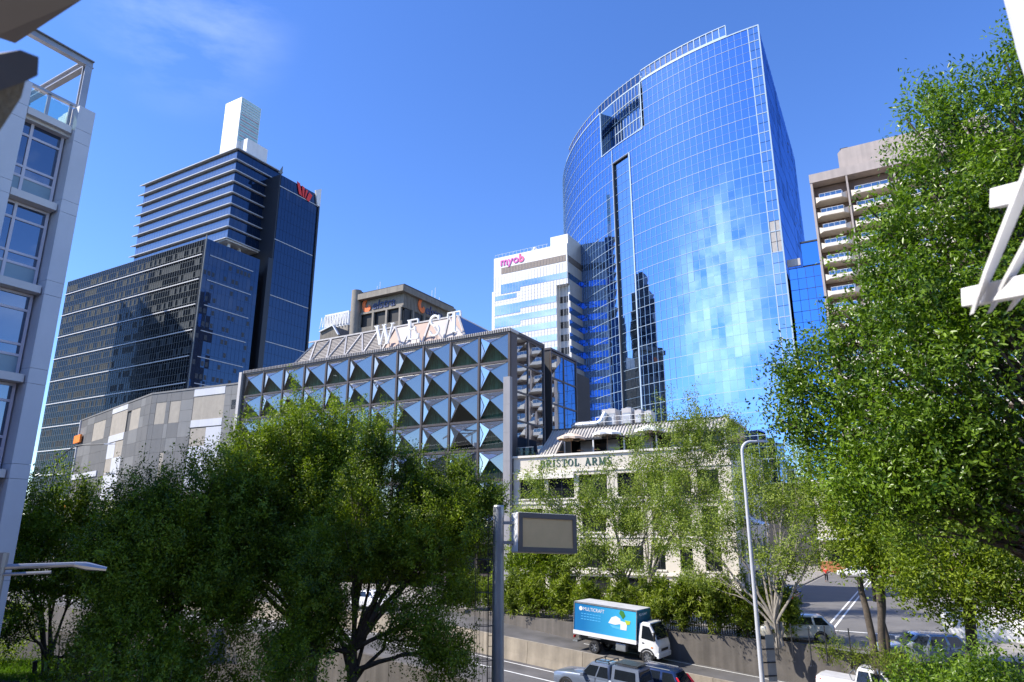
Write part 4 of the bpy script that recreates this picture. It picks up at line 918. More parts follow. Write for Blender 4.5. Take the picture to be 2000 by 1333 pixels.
# ================================================================== GREY CLAD CAR PARK beside the hotel
mat('panel_grey', (.145, .14, .135), .6, var=.07, scale=.5, streak=.10); mat('panel_mid', (.20, .195, .188), .6, var=.07, scale=.5, streak=.12)
mat('panel_white', (.58, .58, .60), .55, var=.05, scale=.5, streak=.08); mat('panel_beige', (.36, .32, .265), .75, var=.1, scale=1.2, bump=.3, streak=.1)
mat('joint_dark', (.09, .088, .085), .8); mat('signal_orange', (.95, .26, .05), .5, var=.05)
gar = thing('car_park', 'grey and white panelled car park with orange corner signs beside the hotel', 'building', (-56.7, 106.3, 0))
A2, B2 = Vector((17.2+1.0, -8.3-.5, 0)), Vector((-27.0-.9, 26.7+.9, 0))
def seg_frame(origin, to_right):
    d = to_right.normalized(); return origin, d, Vector((-d.y, d.x, 0))
F1 = seg_frame(Vector((0, 0, 0)), A2); F2 = seg_frame(B2, -B2)
L1, L2 = A2.length, B2.length
def fp(F, u, y, z): o, d, n_ = F; p = o+d*u+n_*y; return Vector((p.x, p.y, z))
def fbox(F, u0, u1, z0, z1, y0, y1): 
    return MB().hexa([fp(F, u0, y0, z0), fp(F, u1, y0, z0), fp(F, u1, y1, z0), fp(F, u0, y1, z0)], [fp(F, u0, y0, z1), fp(F, u1, y0, z1), fp(F, u1, y1, z1), fp(F, u0, y1, z1)])
m = MB(); poly = [B2, Vector((0, 0, 0)), A2, A2+Vector((9, 16, 0)), Vector((8, 28, 0)), B2+Vector((20, 22, 0))]
poly = [p+Vector((.06, .07, 0)) for p in poly]; m.add([(p.x, p.y, 0) for p in poly]+[(p.x, p.y, 27.9) for p in poly], [tuple(range(6, 12))]+[(i, (i+1) % 6, 6+(i+1) % 6, 6+i) for i in range(6)]); m.build('core', M['joint_dark'], gar)
def panel(F, u0, u1, z0, z1, mt, pr=.12, nm='panel'): return fbox(F, u0+.018, u1-.018, z0+.012, z1-.012, -pr, .05).build(nm, M[mt], gar)
def field(F, us, zs, mt, skip=()):
    for i in range(len(us)-1):
        for k_ in range(len(zs)-1):
            uc, zc = (us[i]+us[i+1])/2, (zs[k_]+zs[k_+1])/2
            if any(a < uc < b and c < zc < d for a, b, c, d in skip): continue
            panel(F, us[i], us[i+1], zs[k_], zs[k_+1], mt if random.random() < .85 else 'panel_mid')
Z = [2, 5.2, 8.4, 11.6, 14.3, 16.6, 19, 21.1, 23.4, 25.2, 26.8, 28.2]
s1 = [(1.2, 3.5, 23.4, 26.8), (4.4, 6.7, 23.4, 26.8), (9.5, 16, 2, 28.3), (3.4, 4.4, 14.3, 19), (17.3, 18.6, 24.6, 26.0)]
field(F1, [0, 1.2, 3.5, 4.4, 6.75, 9.5], Z, 'panel_grey', s1); field(F1, [16, 17.3, 18.6, L1], Z, 'panel_mid', s1)
for a, b in ((1.2, 3.5), (4.4, 6.7)): panel(F1, a, b, 23.4, 26.8, 'panel_beige', .08)
panel(F1, 3.4, 4.4, 14.3, 19, 'panel_beige', .08); panel(F1, 17.3, 18.6, 23.4, 26.8, 'panel_mid', .1); fbox(F1, 17.5, 18.4, 24.6, 26.0, -.12, -.1).build('window', M['dark_window'], gar)
panel(F1, 9.5, 16, 27.1, 28.3, 'panel_white', .16); panel(F1, 9.5, 16, 23.5, 27.1, 'panel_beige', .08); panel(F1, 9.5, 16, 22.4, 23.5, 'panel_white', .16)
panel(F1, 9.5, 12.8, 19.6, 22.3, 'panel_beige', .06); panel(F1, 12.8, 16, 19.6, 22.3, 'panel_white', .08); panel(F1, 9.5, 16, 13, 19.6, 'panel_white', .08); panel(F1, 9.5, 12.8, 8, 13, 'panel_beige', .06); panel(F1, 12.8, 16, 8, 13, 'panel_white', .08); panel(F1, 9.5, 16, 2, 8, 'panel_grey')
s2 = [(8.9, 16.2, 23.4, 27), (19.6, 27.9, 2, 28.3), (28.1, 34.5, 23.4, 26.8), (-1.5, 16, 16.7, 17.6)]
o2 = 1.2
field(F2, [0, 4.5, 8.9, 16.2, 19.6], Z, 'panel_grey', s2); field(F2, [27.9, 28.1+1.9, 34.5, 36.6, L2], Z, 'panel_grey', s2)
panel(F2, 8.9, 16.2, 23.4, 26.8, 'panel_beige', .08); panel(F2, 30, 34.5, 23.4, 26.8, 'panel_beige', .08)
panel(F2, 19.6, 27.9, 27.3, 28.2, 'panel_white', .16); panel(F2, 19.6, 27.9, 23.4, 27.3, 'panel_beige', .08); panel(F2, 19.6, 27.9, 22.2, 23.4, 'panel_white', .16)
panel(F2, 19.6, 23.8, 19.4, 22.1, 'panel_white', .1); panel(F2, 23.8, 27.9, 19.4, 22.1, 'panel_beige', .08); panel(F2, 19.6, 23.0, 16.6, 19.4, 'panel_beige', .08); panel(F2, 23.0, 27.9, 16.6, 19.4, 'panel_white', .1)
panel(F2, 19.6, 27.9, 13.3, 16.6, 'panel_white', .1); panel(F2, 19.6, 27.9, 12.4, 13.2, 'panel_white', .16); panel(F2, 19.6, 27.9, 2, 12.3, 'panel_beige', .06)
fbox(F2, .2, 15.9, 16.75, 17.7, -.3, -.13).build('white_band', M['panel_white'], gar); fbox(F2, -.3, .0, 2, 28.4, -.35, .3).build('corner_trim', M['panel_white'], gar)
fbox(F2, -1.3, 3.0, 23.8, 25.3, -.7, -.36).build('corner_sign', M['signal_orange'], gar); fbox(F2, -1.0, 2.8, 11.3, 12.9, -.7, -.36).build('corner_sign', M['signal_orange'], gar)
for F, L_ in ((F1, L1), (F2, L2)): fbox(F, 0, L_, 28.25, 28.5, -.2, .3).build('coping', M['panel_mid'], gar)
# ================================================================== NEAR FLATS at the left edge
mat('tile_grey', (.62, .62, .66), .55, var=.05, scale=.8, streak=.06); mat('lilac_frame', (.62, .58, .64), .45, var=.04); mat('teal_spandrel', (.24, .33, .38), .25, var=.06)
mat('ledge_stone', (.64, .61, .60), .7, var=.06, scale=1)
mirror('near_window', (.7, .82, 1), .01, share=.22, dark=(.008, .02, .05), wave=.004)
mat('steel_grey', (.36, .37, .40), .4, metal=.3, var=.08, streak=.1)
nf = thing('corner_apartments', 'pale tiled apartment corner with tall lilac framed windows and steel roof frame', 'building', (-17.15, 24.0, 0), 60)
bx('core', M['hotel_wall'], nf, -20, -.35, .5, 14, -2.5, 22.7)
for k_ in range(14):
    z1 = 24.05-1.66*k_ if k_ % 1 == 0 else 0
    zz = [24.05, 23.05, 22.5, 20.0, 19.5, 16.75, 16.2, 13.45, 12.9, 10.1, 9.6, 6.8, 6.3, 3.5, 3.0, .2, -2.4]
for a, b in zip(zz[:-1], zz[1:]):
    bx('column_tile', M['tile_grey'], nf, -.36, .25, -.35, .9, b+.012, a); bx('wall_tile', M['tile_grey'], nf, -4.6, -2.02, -.25, .5, b+.012, a)
    bx('wall_tile', M['tile_grey'], nf, -9.6, -7.0, -.25, .5, b+.012, a)
for zt in (22.85, 19.55, 16.25, 12.95, 9.65, 6.35, 3.05):
    for xa, xb in ((-1.98, -.42), (-6.95, -4.65)):
        bx('ledge', M['ledge_stone'], nf, xa, xb, -.2, .6, zt-.02, zt+.26)
        f = MB(); W_ = xb-xa; x0, x1 = xa+.02, xb-.06
        vs = [x0, x0+.26*W_, x1]; hs_ = [zt-2.35, zt-1.98, zt-.72, zt-.1]
        for x in vs: f.box(x-.05, x+.05, .22, .34, zt-3.0, zt-.04)
        for z in (zt-2.32, zt-1.92, zt-.66, zt-.09): f.box(x0, x1, .23, .33, z-.045, z+.045)
        fr = f.build('window', M['lilac_frame'], nf)
        for i in range(2):
            for z0, z1 in ((zt-2.28, zt-1.97), (zt-1.87, zt-.71), (zt-.61, zt-.14)):
                MB().box(vs[i]+.05, vs[i+1]-.05, .27, .29, z0, z1).build('pane', M['near_window'], fr)
            MB().box(vs[i]+.05, vs[i+1]-.05, .26, .30, zt-3.0, zt-2.37).build('spandrel', M['teal_spandrel'], fr)
# roof terrace: balustrade and steel frame
bx('terrace_slab', M['ledge_stone'], nf, -12, -.36, .0, 12, 22.72, 23.02)
for i in range(4):
    x = -.45-i*.8; bx('balustrade_post', M['steel_grey'], nf, x-.05, x+.05, .1, .2, 23.02, 24.15)
    if i < 3: bx('balustrade_pane', M['balustrade_glass'], nf, x-.74, x-.06, .14, .155, 23.15, 24.05)
bx('handrail', M['steel_grey'], nf, -12, -.3, .06, .24, 24.16, 24.26)
for x, y in ((-.08, .25), (-.08, 5.2), (-4.9, .25)):
    m = MB(); m.box(x-.13, x+.13, y-.12, y-.08, 23.0, 26.2); m.box(x-.13, x+.13, y+.08, y+.12, 23.0, 26.2); m.box(x-.02, x+.02, y-.08, y+.08, 23.0, 26.2); m.build('steel_post', M['steel_grey'], nf)
def ibeam(a, b, up=(0, 0, 1)):
    a, b = Vector(a), Vector(b); m = MB(); u = Vector((0, 0, .15)); m.bar(a+u, b+u, .24, .04); m.bar(a-u, b-u, .24, .04); m.bar(a, b, .04, .27); return m.build('steel_beam', M['steel_grey'], nf)
ibeam((-14, .25, 26.38), (.1, .25, 26.38)); ibeam((-.08, .38, 26.38), (-.08, 5.2, 26.38)); ibeam((-14, 5.2, 26.38), (.1, 5.2, 26.38)); ibeam((-4.9, .38, 26.38), (-4.9, 5.1, 26.38))
bx('column_cap', M['tile_grey'], nf, -.36, .25, .91, 1.2, 22, 24.0)
# ================================================================== block added behind the camera to cut skylight; neighbour met only in reflections
mat('host_render', (.46, .42, .38), .8, var=.1, scale=.5, streak=.15)
hb = thing('skylight_blocker', 'grey block at the photographer\'s back, mirrored low in the facing glass', 'building', (8, -4, -2.5))
bx('wall', M['host_render'], hb, -34, 60, -26, 0, 0, 22); bx('roof_edge', M['dark_metal'], hb, -34.5, 60.5, -26.5, .5, 22.0, 22.6)
for i in range(22):
    for k_ in range(5): bx('window', M['dark_window'], hb, -32.5+i*4.2, -30.0+i*4.2, .003, .08, 2.2+k_*3.5, 4.4+k_*3.5)
nb = thing('neighbour_block', 'dark brick block left of the view, mirrored in the lower hotel windows', 'building', (-88, 8, -2.5), 10)
mat('dark_brick', (.085, .06, .05), .8, var=.2, scale=2)
bx('wall', M['dark_brick'], nb, -26, 26, -18, 18, 0, 34)
for i in range(12):
    for k_ in range(9): bx('window', M['dark_window'], nb, -24+i*4.1, -21.6+i*4.1, 18.003, 18.08, 2.4+k_*3.5, 4.5+k_*3.5)
for i in range(8):
    for k_ in range(9): bx('window', M['dark_window'], nb, 26.003, 26.08, -16+i*4.1, -13.6+i*4.1, 2.4+k_*3.5, 4.5+k_*3.5)
# ================================================================== TREES
def noise3(p, seed, f):
    r = np.random.default_rng(seed); v = np.zeros(len(p))
    for _ in range(7):
        k = r.normal(size=3); k /= np.linalg.norm(k); k *= f*r.uniform(.6, 1.5); v += np.sin(p@k+r.uniform(0, 6.28))
    return v/7
def leaf_mesh(name, tips, out, n_per, L, Wd, spread, mt, seed, droop=.0, upb=.5, flat=.6):
    """one small folded leaf blade per entry, gathered round the twig tips"""
    r = np.random.default_rng(seed); n = len(tips)*n_per
    c = np.repeat(tips, n_per, 0); o = np.repeat(out, n_per, 0)
    tw = out*.8+np.array([0, 0, .55])+r.normal(size=out.shape)*.4; tw /= np.linalg.norm(tw, axis=1)[:, None]
    p = c+np.repeat(tw, n_per, 0)*(r.uniform(-.35, 1, (n, 1))*spread*3.0)+r.normal(size=(n, 3))*spread*.42
    ax = r.normal(size=(n, 3))*.8+o*.2+np.array([0, 0, upb-droop-.2]); ax /= np.linalg.norm(ax, axis=1)[:, None]
    nr = r.normal(size=(n, 3))*.38+np.array([0, 0, flat-.05])+o*1.05; sd = np.cross(ax, nr); sd /= np.linalg.norm(sd, axis=1)[:, None]+1e-9
    nn = np.cross(sd, ax); l = (L*r.uniform(.65, 1.25, n))[:, None]; wv = (Wd*r.uniform(.7, 1.2, n))[:, None]
    v = np.stack([p, p+ax*l*.5+sd*wv*.5+nn*wv*.12, p+ax*l-nn*l*.10, p+ax*l*.5-sd*wv*.5+nn*wv*.12], 1).reshape(-1, 3)
    me = bpy.data.meshes.new(name); me.vertices.add(n*4); me.vertices.foreach_set('co', v.astype(np.float32).ravel())
    b = np.arange(n)*4; tri = np.stack([b, b+1, b+2, b, b+2, b+3], 1).ravel().astype(np.int32)
    me.loops.add(n*6); me.loops.foreach_set('vertex_index', tri); me.polygons.add(n*2); me.polygons.foreach_set('loop_start', (np.arange(n*2)*3).astype(np.int32))
    clump = np.repeat(r.uniform(0, 1, len(tips)), n_per); t = np.clip(.62*clump+.38*r.uniform(0, 1, n)+.12*noise3(p, seed+5, .8)*2, 0, 1)
    a = me.attributes.new('tint', 'FLOAT', 'POINT'); a.data.foreach_set('value', np.repeat(t, 4).astype(np.float32))
    me.materials.append(mt); me.update(calc_edges=True); return me
def lobe_tips(c, rad, n, seed, gap=-.25, flame=0., f=1.1, shell=.45, sub=9, subr=.46):
    """twig tips: the lobe is broken up into upright clumps, each clump a ragged cone of tips"""
    r = np.random.default_rng(seed); c = np.array(c); rad = np.array(rad, float)
    d0 = r.normal(size=(sub, 3)); d0 /= np.linalg.norm(d0, axis=1)[:, None]; d0[:, 2] = d0[:, 2]*.8+.12
    cc_ = c+d0*rad*r.uniform(.45, .78, (sub, 1)); cc_[0] = c
    W_, D_ = [], []; per = max(4, n//sub)
    for k in range(sub):
        tall = flame >= .4; sr = rad*subr*r.uniform(.75, 1.25)*np.array([.78, .78, 1.45] if tall else [1, 1, 1.2]); d = r.normal(size=(per, 3)); d /= np.linalg.norm(d, axis=1)[:, None]
        q = r.uniform(shell**3, 1, per)**(1/3.); p = d*q[:, None]
        fl = .62 if tall else max(flame, .25); p[:, 2] = np.where(p[:, 2] > 0, p[:, 2]*1.35, p[:, 2]*.8); s_ = np.clip(1-fl*np.clip(p[:, 2], 0, 2), .15, 1); p[:, 0] *= s_; p[:, 1] *= s_
        W_.append(p*sr+cc_[k]+d*(r.normal(size=(per, 1))**2*.07*min(rad))); D_.append(d)
    w_, d = np.concatenate(W_), np.concatenate(D_); keep = noise3(w_, seed+91, f*2) > gap-.1
    return w_[keep], d[keep]
def wiggle(a, b, n, amp, rise=0.):
    a, b = Vector(a), Vector(b); pts = []
    for i in range(n+1):
        t = i/n; p = a.lerp(b, t); e = math.sin(math.pi*t); p += Vector((random.gauss(0, amp), random.gauss(0, amp), random.gauss(0, amp*.5)))*e*.6; p.z += rise*e; pts.append(p)
    return pts
DENS = 1.
def tree(name, label, base, fork, lobes, leafmat, barkmat, L=.11, n_per=26, spread=.26, r0=.28, dens=1., seed=1, gap=-.2, flame=.45, group=None, stems=1, twigs=9, droop=0., upb=.5, cat='tree', Wk=.48, shell=.45, f=1.1):
    base, fork = Vector(base), Vector(fork); random.seed(seed*13+5)
    t = thing(name, label, cat, base, 0, group); tr = MB()
    top_r = r0*.72
    for s_ in range(stems):
        a = 2*math.pi*s_/max(1, stems)+.4; off = Vector((math.cos(a), math.sin(a), 0))*(r0*.9 if stems > 1 else 0)
        pth = wiggle(base-base+off, fork-base+off*2.2, 6, .08); rr = [r0*(1.25 if i == 0 else 1)*(1-.28*i/6)/(stems**.4) for i in range(7)]; tr.tube(pth, rr, 8)
    T, O = [], []
    for k, lb in enumerate(lobes):
        c, rad, n = lb[0], lb[1], int(lb[2]*dens*DENS); c = Vector(c)
        w_, d = lobe_tips(c-base, rad, n, seed*100+k, gap, flame, f=f, shell=shell); T.append(w_); O.append(d)
        st = (fork-base) if random.random() < .6 else (fork-base).lerp(Vector((0, 0, 0)), random.uniform(.05, .3))
        end = c-base+Vector((0, 0, rad[2]*.45)); pth = wiggle(st, end, 7, .18, .1*(end-st).length*.3)
        ra = top_r*random.uniform(.42, .62); tr.tube(pth, [max(.014, ra*(1-.86*i/7)) for i in range(8)], 6)
        for j in range(twigs):
            if not len(w_): break
            q = Vector(w_[random.randrange(len(w_))]); u = random.uniform(.3, .95); i0 = min(6, int(u*7)); s0 = pth[i0].lerp(pth[i0+1], u*7-i0)
            tw = wiggle(s0, q, 4, .07); r1 = max(.012, ra*(1-.86*u)*.55); tr.tube(tw, [r1*(1-.8*i/4)+.004 for i in range(5)], 4, cap=False)
    tr.build('trunk', barkmat, t, smooth=60, fix=False)
    T, O = np.concatenate(T), np.concatenate(O)
    link('crown', leaf_mesh('crown', T, O, n_per, L, L*Wk, spread, leafmat, seed, droop, upb), t)
    return t
def LB(px, py, D, wpx, hpx, n, dz=1.):
    """a crown lobe: centre pixel, distance, half width / half height in photo pixels"""
    k = D*1.06/1333.; return (P(px, py, D), (wpx*k, wpx*k*dz, hpx*k), n)
random.seed(3)
FL, FN, PL, BLf = M['fig_leaf'], M['fig_leaf_near'], M['pale_leaf'], M['bamboo_leaf']
# left row of figs, their feet in the shaded garden
c = P(590, 1300, 33); tree('fig_tree', 'tallest fig tree left of centre with pointed sunlit tops before the hotel', (c.x, c.y, -1.2), P(590, 1230, 33),
  [LB(575, 914, 33, 70, 95, 190), LB(655, 939, 33.5, 68, 115, 210), LB(500, 964, 32.5, 75, 90, 200), LB(440, 989, 33, 60, 80, 150), LB(600, 1044, 31.5, 95, 95, 260), LB(480, 1084, 31.5, 95, 85, 240), LB(690, 1044, 32, 70, 90, 180), LB(640, 879, 33.5, 42, 62, 90), LB(560, 1110, 31, 90, 60, 170), LB(400, 1074, 32, 60, 80, 130), LB(455, 1150, 31, 80, 60, 120), LB(580, 859, 33.2, 22, 50, 45), LB(640, 849, 33.4, 20, 42, 40), LB(520, 899, 32.6, 24, 48, 45), LB(460, 924, 33, 24, 45, 40), LB(670, 884, 33.2, 22, 46, 40), LB(610, 884, 32.4, 22, 44, 40)],
  FL, M['bark'], seed=2, n_per=46, spread=.24, L=.125, r0=.34, stems=2, gap=-.22, dens=2.25, shell=.3)
c = P(700, 1320, 29); tree('fig_tree', 'broad fig tree with forking dark limbs just left of the sign pole', (c.x, c.y, -1.2), P(688, 1272, 29),
  [LB(735, 941, 29.5, 45, 95, 130), LB(800, 1001, 29.5, 60, 90, 170), LB(875, 1001, 29, 60, 70, 160), LB(935, 1001, 29, 45, 50, 90), LB(770, 1075, 28.5, 95, 75, 240), LB(880, 1060, 28.5, 75, 80, 190), LB(690, 1070, 28.5, 70, 80, 170), LB(620, 1140, 28.5, 80, 70, 150), LB(850, 1150, 28, 75, 55, 130), LB(575, 1230, 28, 75, 60, 140), LB(820, 1230, 27.5, 70, 45, 90), LB(870, 1285, 27, 55, 40, 70), LB(640, 1215, 28, 60, 50, 80), LB(545, 1310, 27, 65, 40, 80), LB(740, 896, 29.4, 24, 55, 45), LB(795, 941, 29.4, 22, 48, 40), LB(850, 946, 29, 22, 45, 40), LB(905, 961, 29, 24, 42, 40), LB(955, 978, 29, 22, 34, 30), LB(700, 976, 29.2, 24, 50, 40)],
  FL, M['bark'], seed=4, n_per=44, spread=.22, L=.115, r0=.26, gap=-.16, twigs=11, dens=2.25, shell=.3)
c = P(330, 1330, 30); tree('fig_tree', 'dark shaded fig tree in front of the grey car park', (c.x, c.y, -1.2), P(330, 1270, 30),
  [LB(330, 998, 31, 75, 75, 190), LB(255, 1023, 31, 50, 60, 110), LB(400, 1013, 31, 55, 70, 130), LB(290, 1098, 30, 90, 80, 230), LB(390, 1118, 30, 80, 80, 200), LB(230, 1168, 30, 60, 70, 140), LB(330, 1185, 29.5, 95, 60, 190), LB(430, 1215, 29.5, 70, 55, 130), LB(240, 1245, 29, 70, 60, 120), LB(370, 1295, 28.5, 85, 45, 130), LB(200, 1098, 30.5, 40, 50, 70)],
  FL, M['bark'], seed=6, n_per=42, spread=.24, L=.125, r0=.3, gap=-.2, stems=2, dens=2.25, shell=.3)
c = P(90, 1330, 38); tree('fig_tree', 'many stemmed fig tree with a sunlit top at the far left', (c.x, c.y, -1.2), P(92, 1290, 38),
  [LB(70, 1030, 39, 42, 55, 120), LB(125, 1025, 39, 45, 60, 130), LB(170, 1045, 39, 35, 55, 100), LB(45, 1100, 38, 40, 55, 90), LB(110, 1110, 38, 55, 45, 110), LB(30, 1215, 37, 35, 35, 50), LB(160, 1130, 38, 45, 45, 80), LB(185, 1290, 36, 50, 40, 70), LB(30, 1020, 39, 30, 50, 60)],
  FL, M['bark'], seed=8, n_per=36, spread=.28, L=.15, r0=.22, stems=4, gap=-.1, twigs=10, dens=1.7)
c = P(205, 1330, 60); tree('street_tree', 'small sunlit street tree behind the far left fig', (c.x, c.y, znear(-20)), P(195, 1150, 60), [LB(190, 1075, 60, 40, 50, 120), LB(225, 1110, 60, 36, 40, 90)], FL, M['bark'], seed=9, L=.26, dens=2, n_per=20, spread=.34, r0=.15)
# airy pale trees along the pub
c = P(1215, 1235, 52); tree('street_tree', 'pale airy tree before the left half of the pub', (c.x, c.y, TZ), P(1222, 1140, 52),
  [LB(1135, 985, 53, 58, 45, 105), LB(1060, 965, 53, 45, 40, 70), LB(1200, 1010, 52, 50, 55, 90), LB(1150, 1075, 51, 50, 45, 80), LB(1255, 1060, 51, 55, 45, 85), LB(1210, 1110, 50.5, 60, 35, 80), LB(1040, 1030, 53, 35, 35, 45), LB(1290, 1000, 52, 42, 45, 70), LB(1185, 930, 53, 25, 30, 35)],
  PL, M['bark_grey'], seed=12, n_per=38, spread=.36, L=.19, r0=.2, gap=.02, flame=.15, stems=3, twigs=9, dens=1.6)
c = P(1262, 1225, 56); tree('street_tree', 'tallest pale tree rising above the middle of the pub roof', (c.x, c.y, TZ), P(1268, 1130, 56),
  [LB(1345, 850, 57, 60, 55, 150), LB(1300, 900, 57, 55, 55, 120), LB(1395, 860, 57, 50, 42, 90), LB(1430, 880, 57, 35, 35, 60), LB(1255, 965, 56, 55, 55, 110), LB(1340, 960, 56, 60, 60, 110), LB(1250, 890, 57, 32, 40, 55), LB(1330, 1030, 55, 60, 45, 90), LB(1390, 960, 56, 40, 55, 70)],
  PL, M['bark_grey'], seed=14, n_per=38, spread=.38, L=.195, r0=.2, gap=.02, flame=.2, stems=2, twigs=9, dens=1.6)
c = P(1518, 1250, 44); tree('street_tree', 'wide grey limbed tree beside the street lamp at the pub corner', (c.x, c.y, TZ), P(1512, 1215, 44),
  [LB(1440, 985, 46, 55, 55, 100), LB(1535, 960, 46, 60, 60, 115), LB(1490, 920, 47, 45, 40, 70), LB(1590, 1000, 45, 55, 50, 90), LB(1525, 1095, 44, 45, 55, 85), LB(1420, 1065, 45, 55, 45, 70), LB(1385, 1120, 45, 50, 28, 40), LB(1610, 1075, 44, 40, 35, 45), LB(1580, 930, 46, 45, 45, 70), LB(1355, 1060, 46, 45, 40, 50)],
  PL, M['bark_grey'], seed=16, n_per=36, spread=.33, L=.17, r0=.24, gap=.04, flame=.1, stems=3, twigs=10, dens=1.5)
c = P(1075, 1225, 58); tree('street_tree', 'darker bushy tree in the gap under the message sign', (c.x, c.y, TZ), P(1075, 1150, 58),
  [LB(1060, 1095, 58, 60, 32, 150), LB(1110, 1085, 58, 50, 40, 110), LB(1010, 1090, 59, 35, 32, 70), LB(1085, 1040, 58.5, 40, 40, 70)], FL, M['bark'], seed=18, n_per=24, spread=.38, L=.26, r0=.2, gap=-.2, flame=.1, stems=2, dens=1.8)
# right hand side
c = P(1722, 1290, 39); tree('street_tree', 'dark trunked tree with triple stems behind the white utility', (c.x, c.y, TZ), P(1705, 1130, 39),
  [LB(1640, 1010, 39, 60, 60, 150), LB(1720, 1030, 38.5, 70, 70, 190), LB(1690, 950, 39, 70, 50, 150), LB(1775, 1110, 38, 60, 55, 130), LB(1690, 1105, 38.5, 45, 35, 60), LB(1800, 1020, 38.5, 70, 60, 150)],
  FL, M['bark'], seed=20, n_per=24, spread=.32, L=.19, r0=.30, gap=-.16, flame=.1, stems=3, dens=1.5)
c = P(1880, 1250, 34); tree('street_tree', 'straight dark trunked tree before the white wall at far right', (c.x, c.y, TZ-.6), P(1885, 1130, 34),
  [LB(1880, 1060, 34, 80, 70, 210), LB(1960, 1090, 34, 70, 80, 180), LB(1815, 1150, 33, 65, 55, 140), LB(1930, 1175, 33, 55, 45, 100), LB(1990, 1190, 33, 50, 60, 90), LB(1780, 1060, 34, 50, 50, 90)],
  FL, M['bark'], seed=22, n_per=24, spread=.30, L=.17, r0=.24, gap=-.16, flame=.1, dens=1.5)
big = [LB(1845, 260, 18, 70, 75, 110), LB(1920, 280, 17.5, 85, 100, 170), LB(1800, 360, 18, 70, 75, 130), LB(1880, 420, 17, 110, 95, 260), LB(1800, 480, 17.5, 90, 80, 190), LB(1770, 570, 17.5, 85, 75, 180), LB(1870, 580, 16.5, 110, 100, 280), LB(1690, 660, 18, 75, 60, 130), LB(1620, 710, 18.5, 80, 55, 130),
       LB(1560, 745, 18.5, 60, 50, 90), LB(1790, 700, 17, 110, 90, 270), LB(1910, 740, 16.5, 110, 100, 280), LB(1670, 790, 18, 100, 75, 220), LB(1570, 830, 18.5, 55, 45, 80), LB(1770, 850, 17, 110, 85, 270), LB(1640, 890, 18, 80, 55, 130), LB(1890, 890, 16.5, 110, 90, 270), LB(1800, 980, 17, 110, 75, 220), LB(1700, 960, 17.5, 80, 50, 120), LB(1930, 1010, 16.5, 90, 70, 170), LB(1960, 560, 16.5, 70, 120, 170), LB(1970, 400, 17, 60, 110, 130), LB(1968, 190, 18, 42, 70, 70), LB(1992, 110, 18.5, 38, 75, 60), LB(1840, 205, 18.2, 30, 45, 35), LB(1975, 880, 16.5, 60, 110, 130)]
tree('fig_tree', 'huge glossy green fig filling the right edge of the view', (14.6, 13.4, -1.5), (14.4, 13.8, 5.5), big, FN, M['bark'], seed=30, n_per=22, spread=.19, L=.125, r0=.55, gap=-.13, flame=.2, twigs=9, Wk=.46, shell=.4, f=1.6)
# small hedge plants
def shrub(name, label, base, rad, h, n, leafmat, seed, L=.2, group=None, upb=.5, Wk=.2, cat='shrub', n_per=14):
    base = Vector(base); t = thing(name, label, cat, base, 0, group); random.seed(seed); st = MB()
    for i in range(9): a = random.uniform(0, 6.3); q = random.uniform(0, rad*.8); st.tube(wiggle((math.cos(a)*q*.3, math.sin(a)*q*.3, -.03), (math.cos(a)*q, math.sin(a)*q, h*random.uniform(.6, .95)), 4, .04), [.02, .018, .016, .012, .006], 4)
    st.build('stems', M['bark'], t, fix=False)
    tips, d = lobe_tips((0, 0, h*.52), (rad, rad, h*.5), n, seed, -.2, .2, f=1.6, shell=.3); tips = tips[tips[:, 2] > .05]; d = d[:len(tips)]
    link('foliage', leaf_mesh('foliage', tips, d, n_per, L, L*Wk, .17, leafmat, seed, 0, upb), t); return t
sidx = 0
ORD = 'first second third fourth fifth sixth seventh eighth ninth tenth eleventh twelfth'.split()
for s_, nn, h, rd in [(-14, .9, 2.2, 1.2), (-11.5, .8, 1.9, 1.2), (-9.3, 1.0, 2.4, 1.1), (-7, .9, 2.3, 1.2), (-4.6, 1.1, 2.3, 1.2), (-2.2, 1.2, 2.0, 1.2), (.2, 1.3, 2.2, 1.2), (2.5, 1.1, 2.5, 1.3), (4.6, 1.2, 2.7, 1.2), (6.6, 1.1, 2.9, 1.2), (8.6, 1.1, 2.6, 1.2), (10.4, 1.2, 2.4, 1.1)]:
    sidx += 1; q = RD(s_, wall_n(s_)+.45+nn*.25, TZ); h *= 1.15; shrub('bamboo_shrub', ORD[sidx-1]+' bushy yellow green bamboo shrub along the fence, counted from the left', q, rd, h, 210, BLf, 200+sidx, L=.34, Wk=.26, n_per=22, group='bamboo shrubs along the fence')
for i, (px, py, D, rd, h) in enumerate([(1800, 1330, 24, 1.2, 1.5), (1880, 1320, 24, 1.5, 2.2), (1960, 1310, 24, 1.5, 2.3), (1850, 1340, 21, 1.3, 1.3), (1940, 1345, 21, 1.4, 1.5)]):
    c = P(px, py, D); shrub('garden_shrub', ORD[i]+' round green garden shrub in the bottom right corner, back row first', (c.x, c.y, c.z-h*.75), rd, h, 150, FN, 300+i, L=.12, group='garden shrubs bottom right', Wk=.5, n_per=22)
for i, (px, D, h) in enumerate([(1715, 37.5, 1.0), (1760, 36.5, 1.1), (1620, 39.5, .9), (1665, 38.5, .7)]):
    c = P(px, 1290, D); shrub('verge_shrub', ['low ragged shrub right beside the triple stemmed trunk', 'low ragged shrub just right of the triple stemmed trunk', 'low ragged shrub behind the tray of the white utility', 'small ragged shrub behind the cab of the white utility'][i], (c.x, c.y, TZ), .8, h, 45, BLf, 330+i, L=.2, group='low shrubs on the verge')
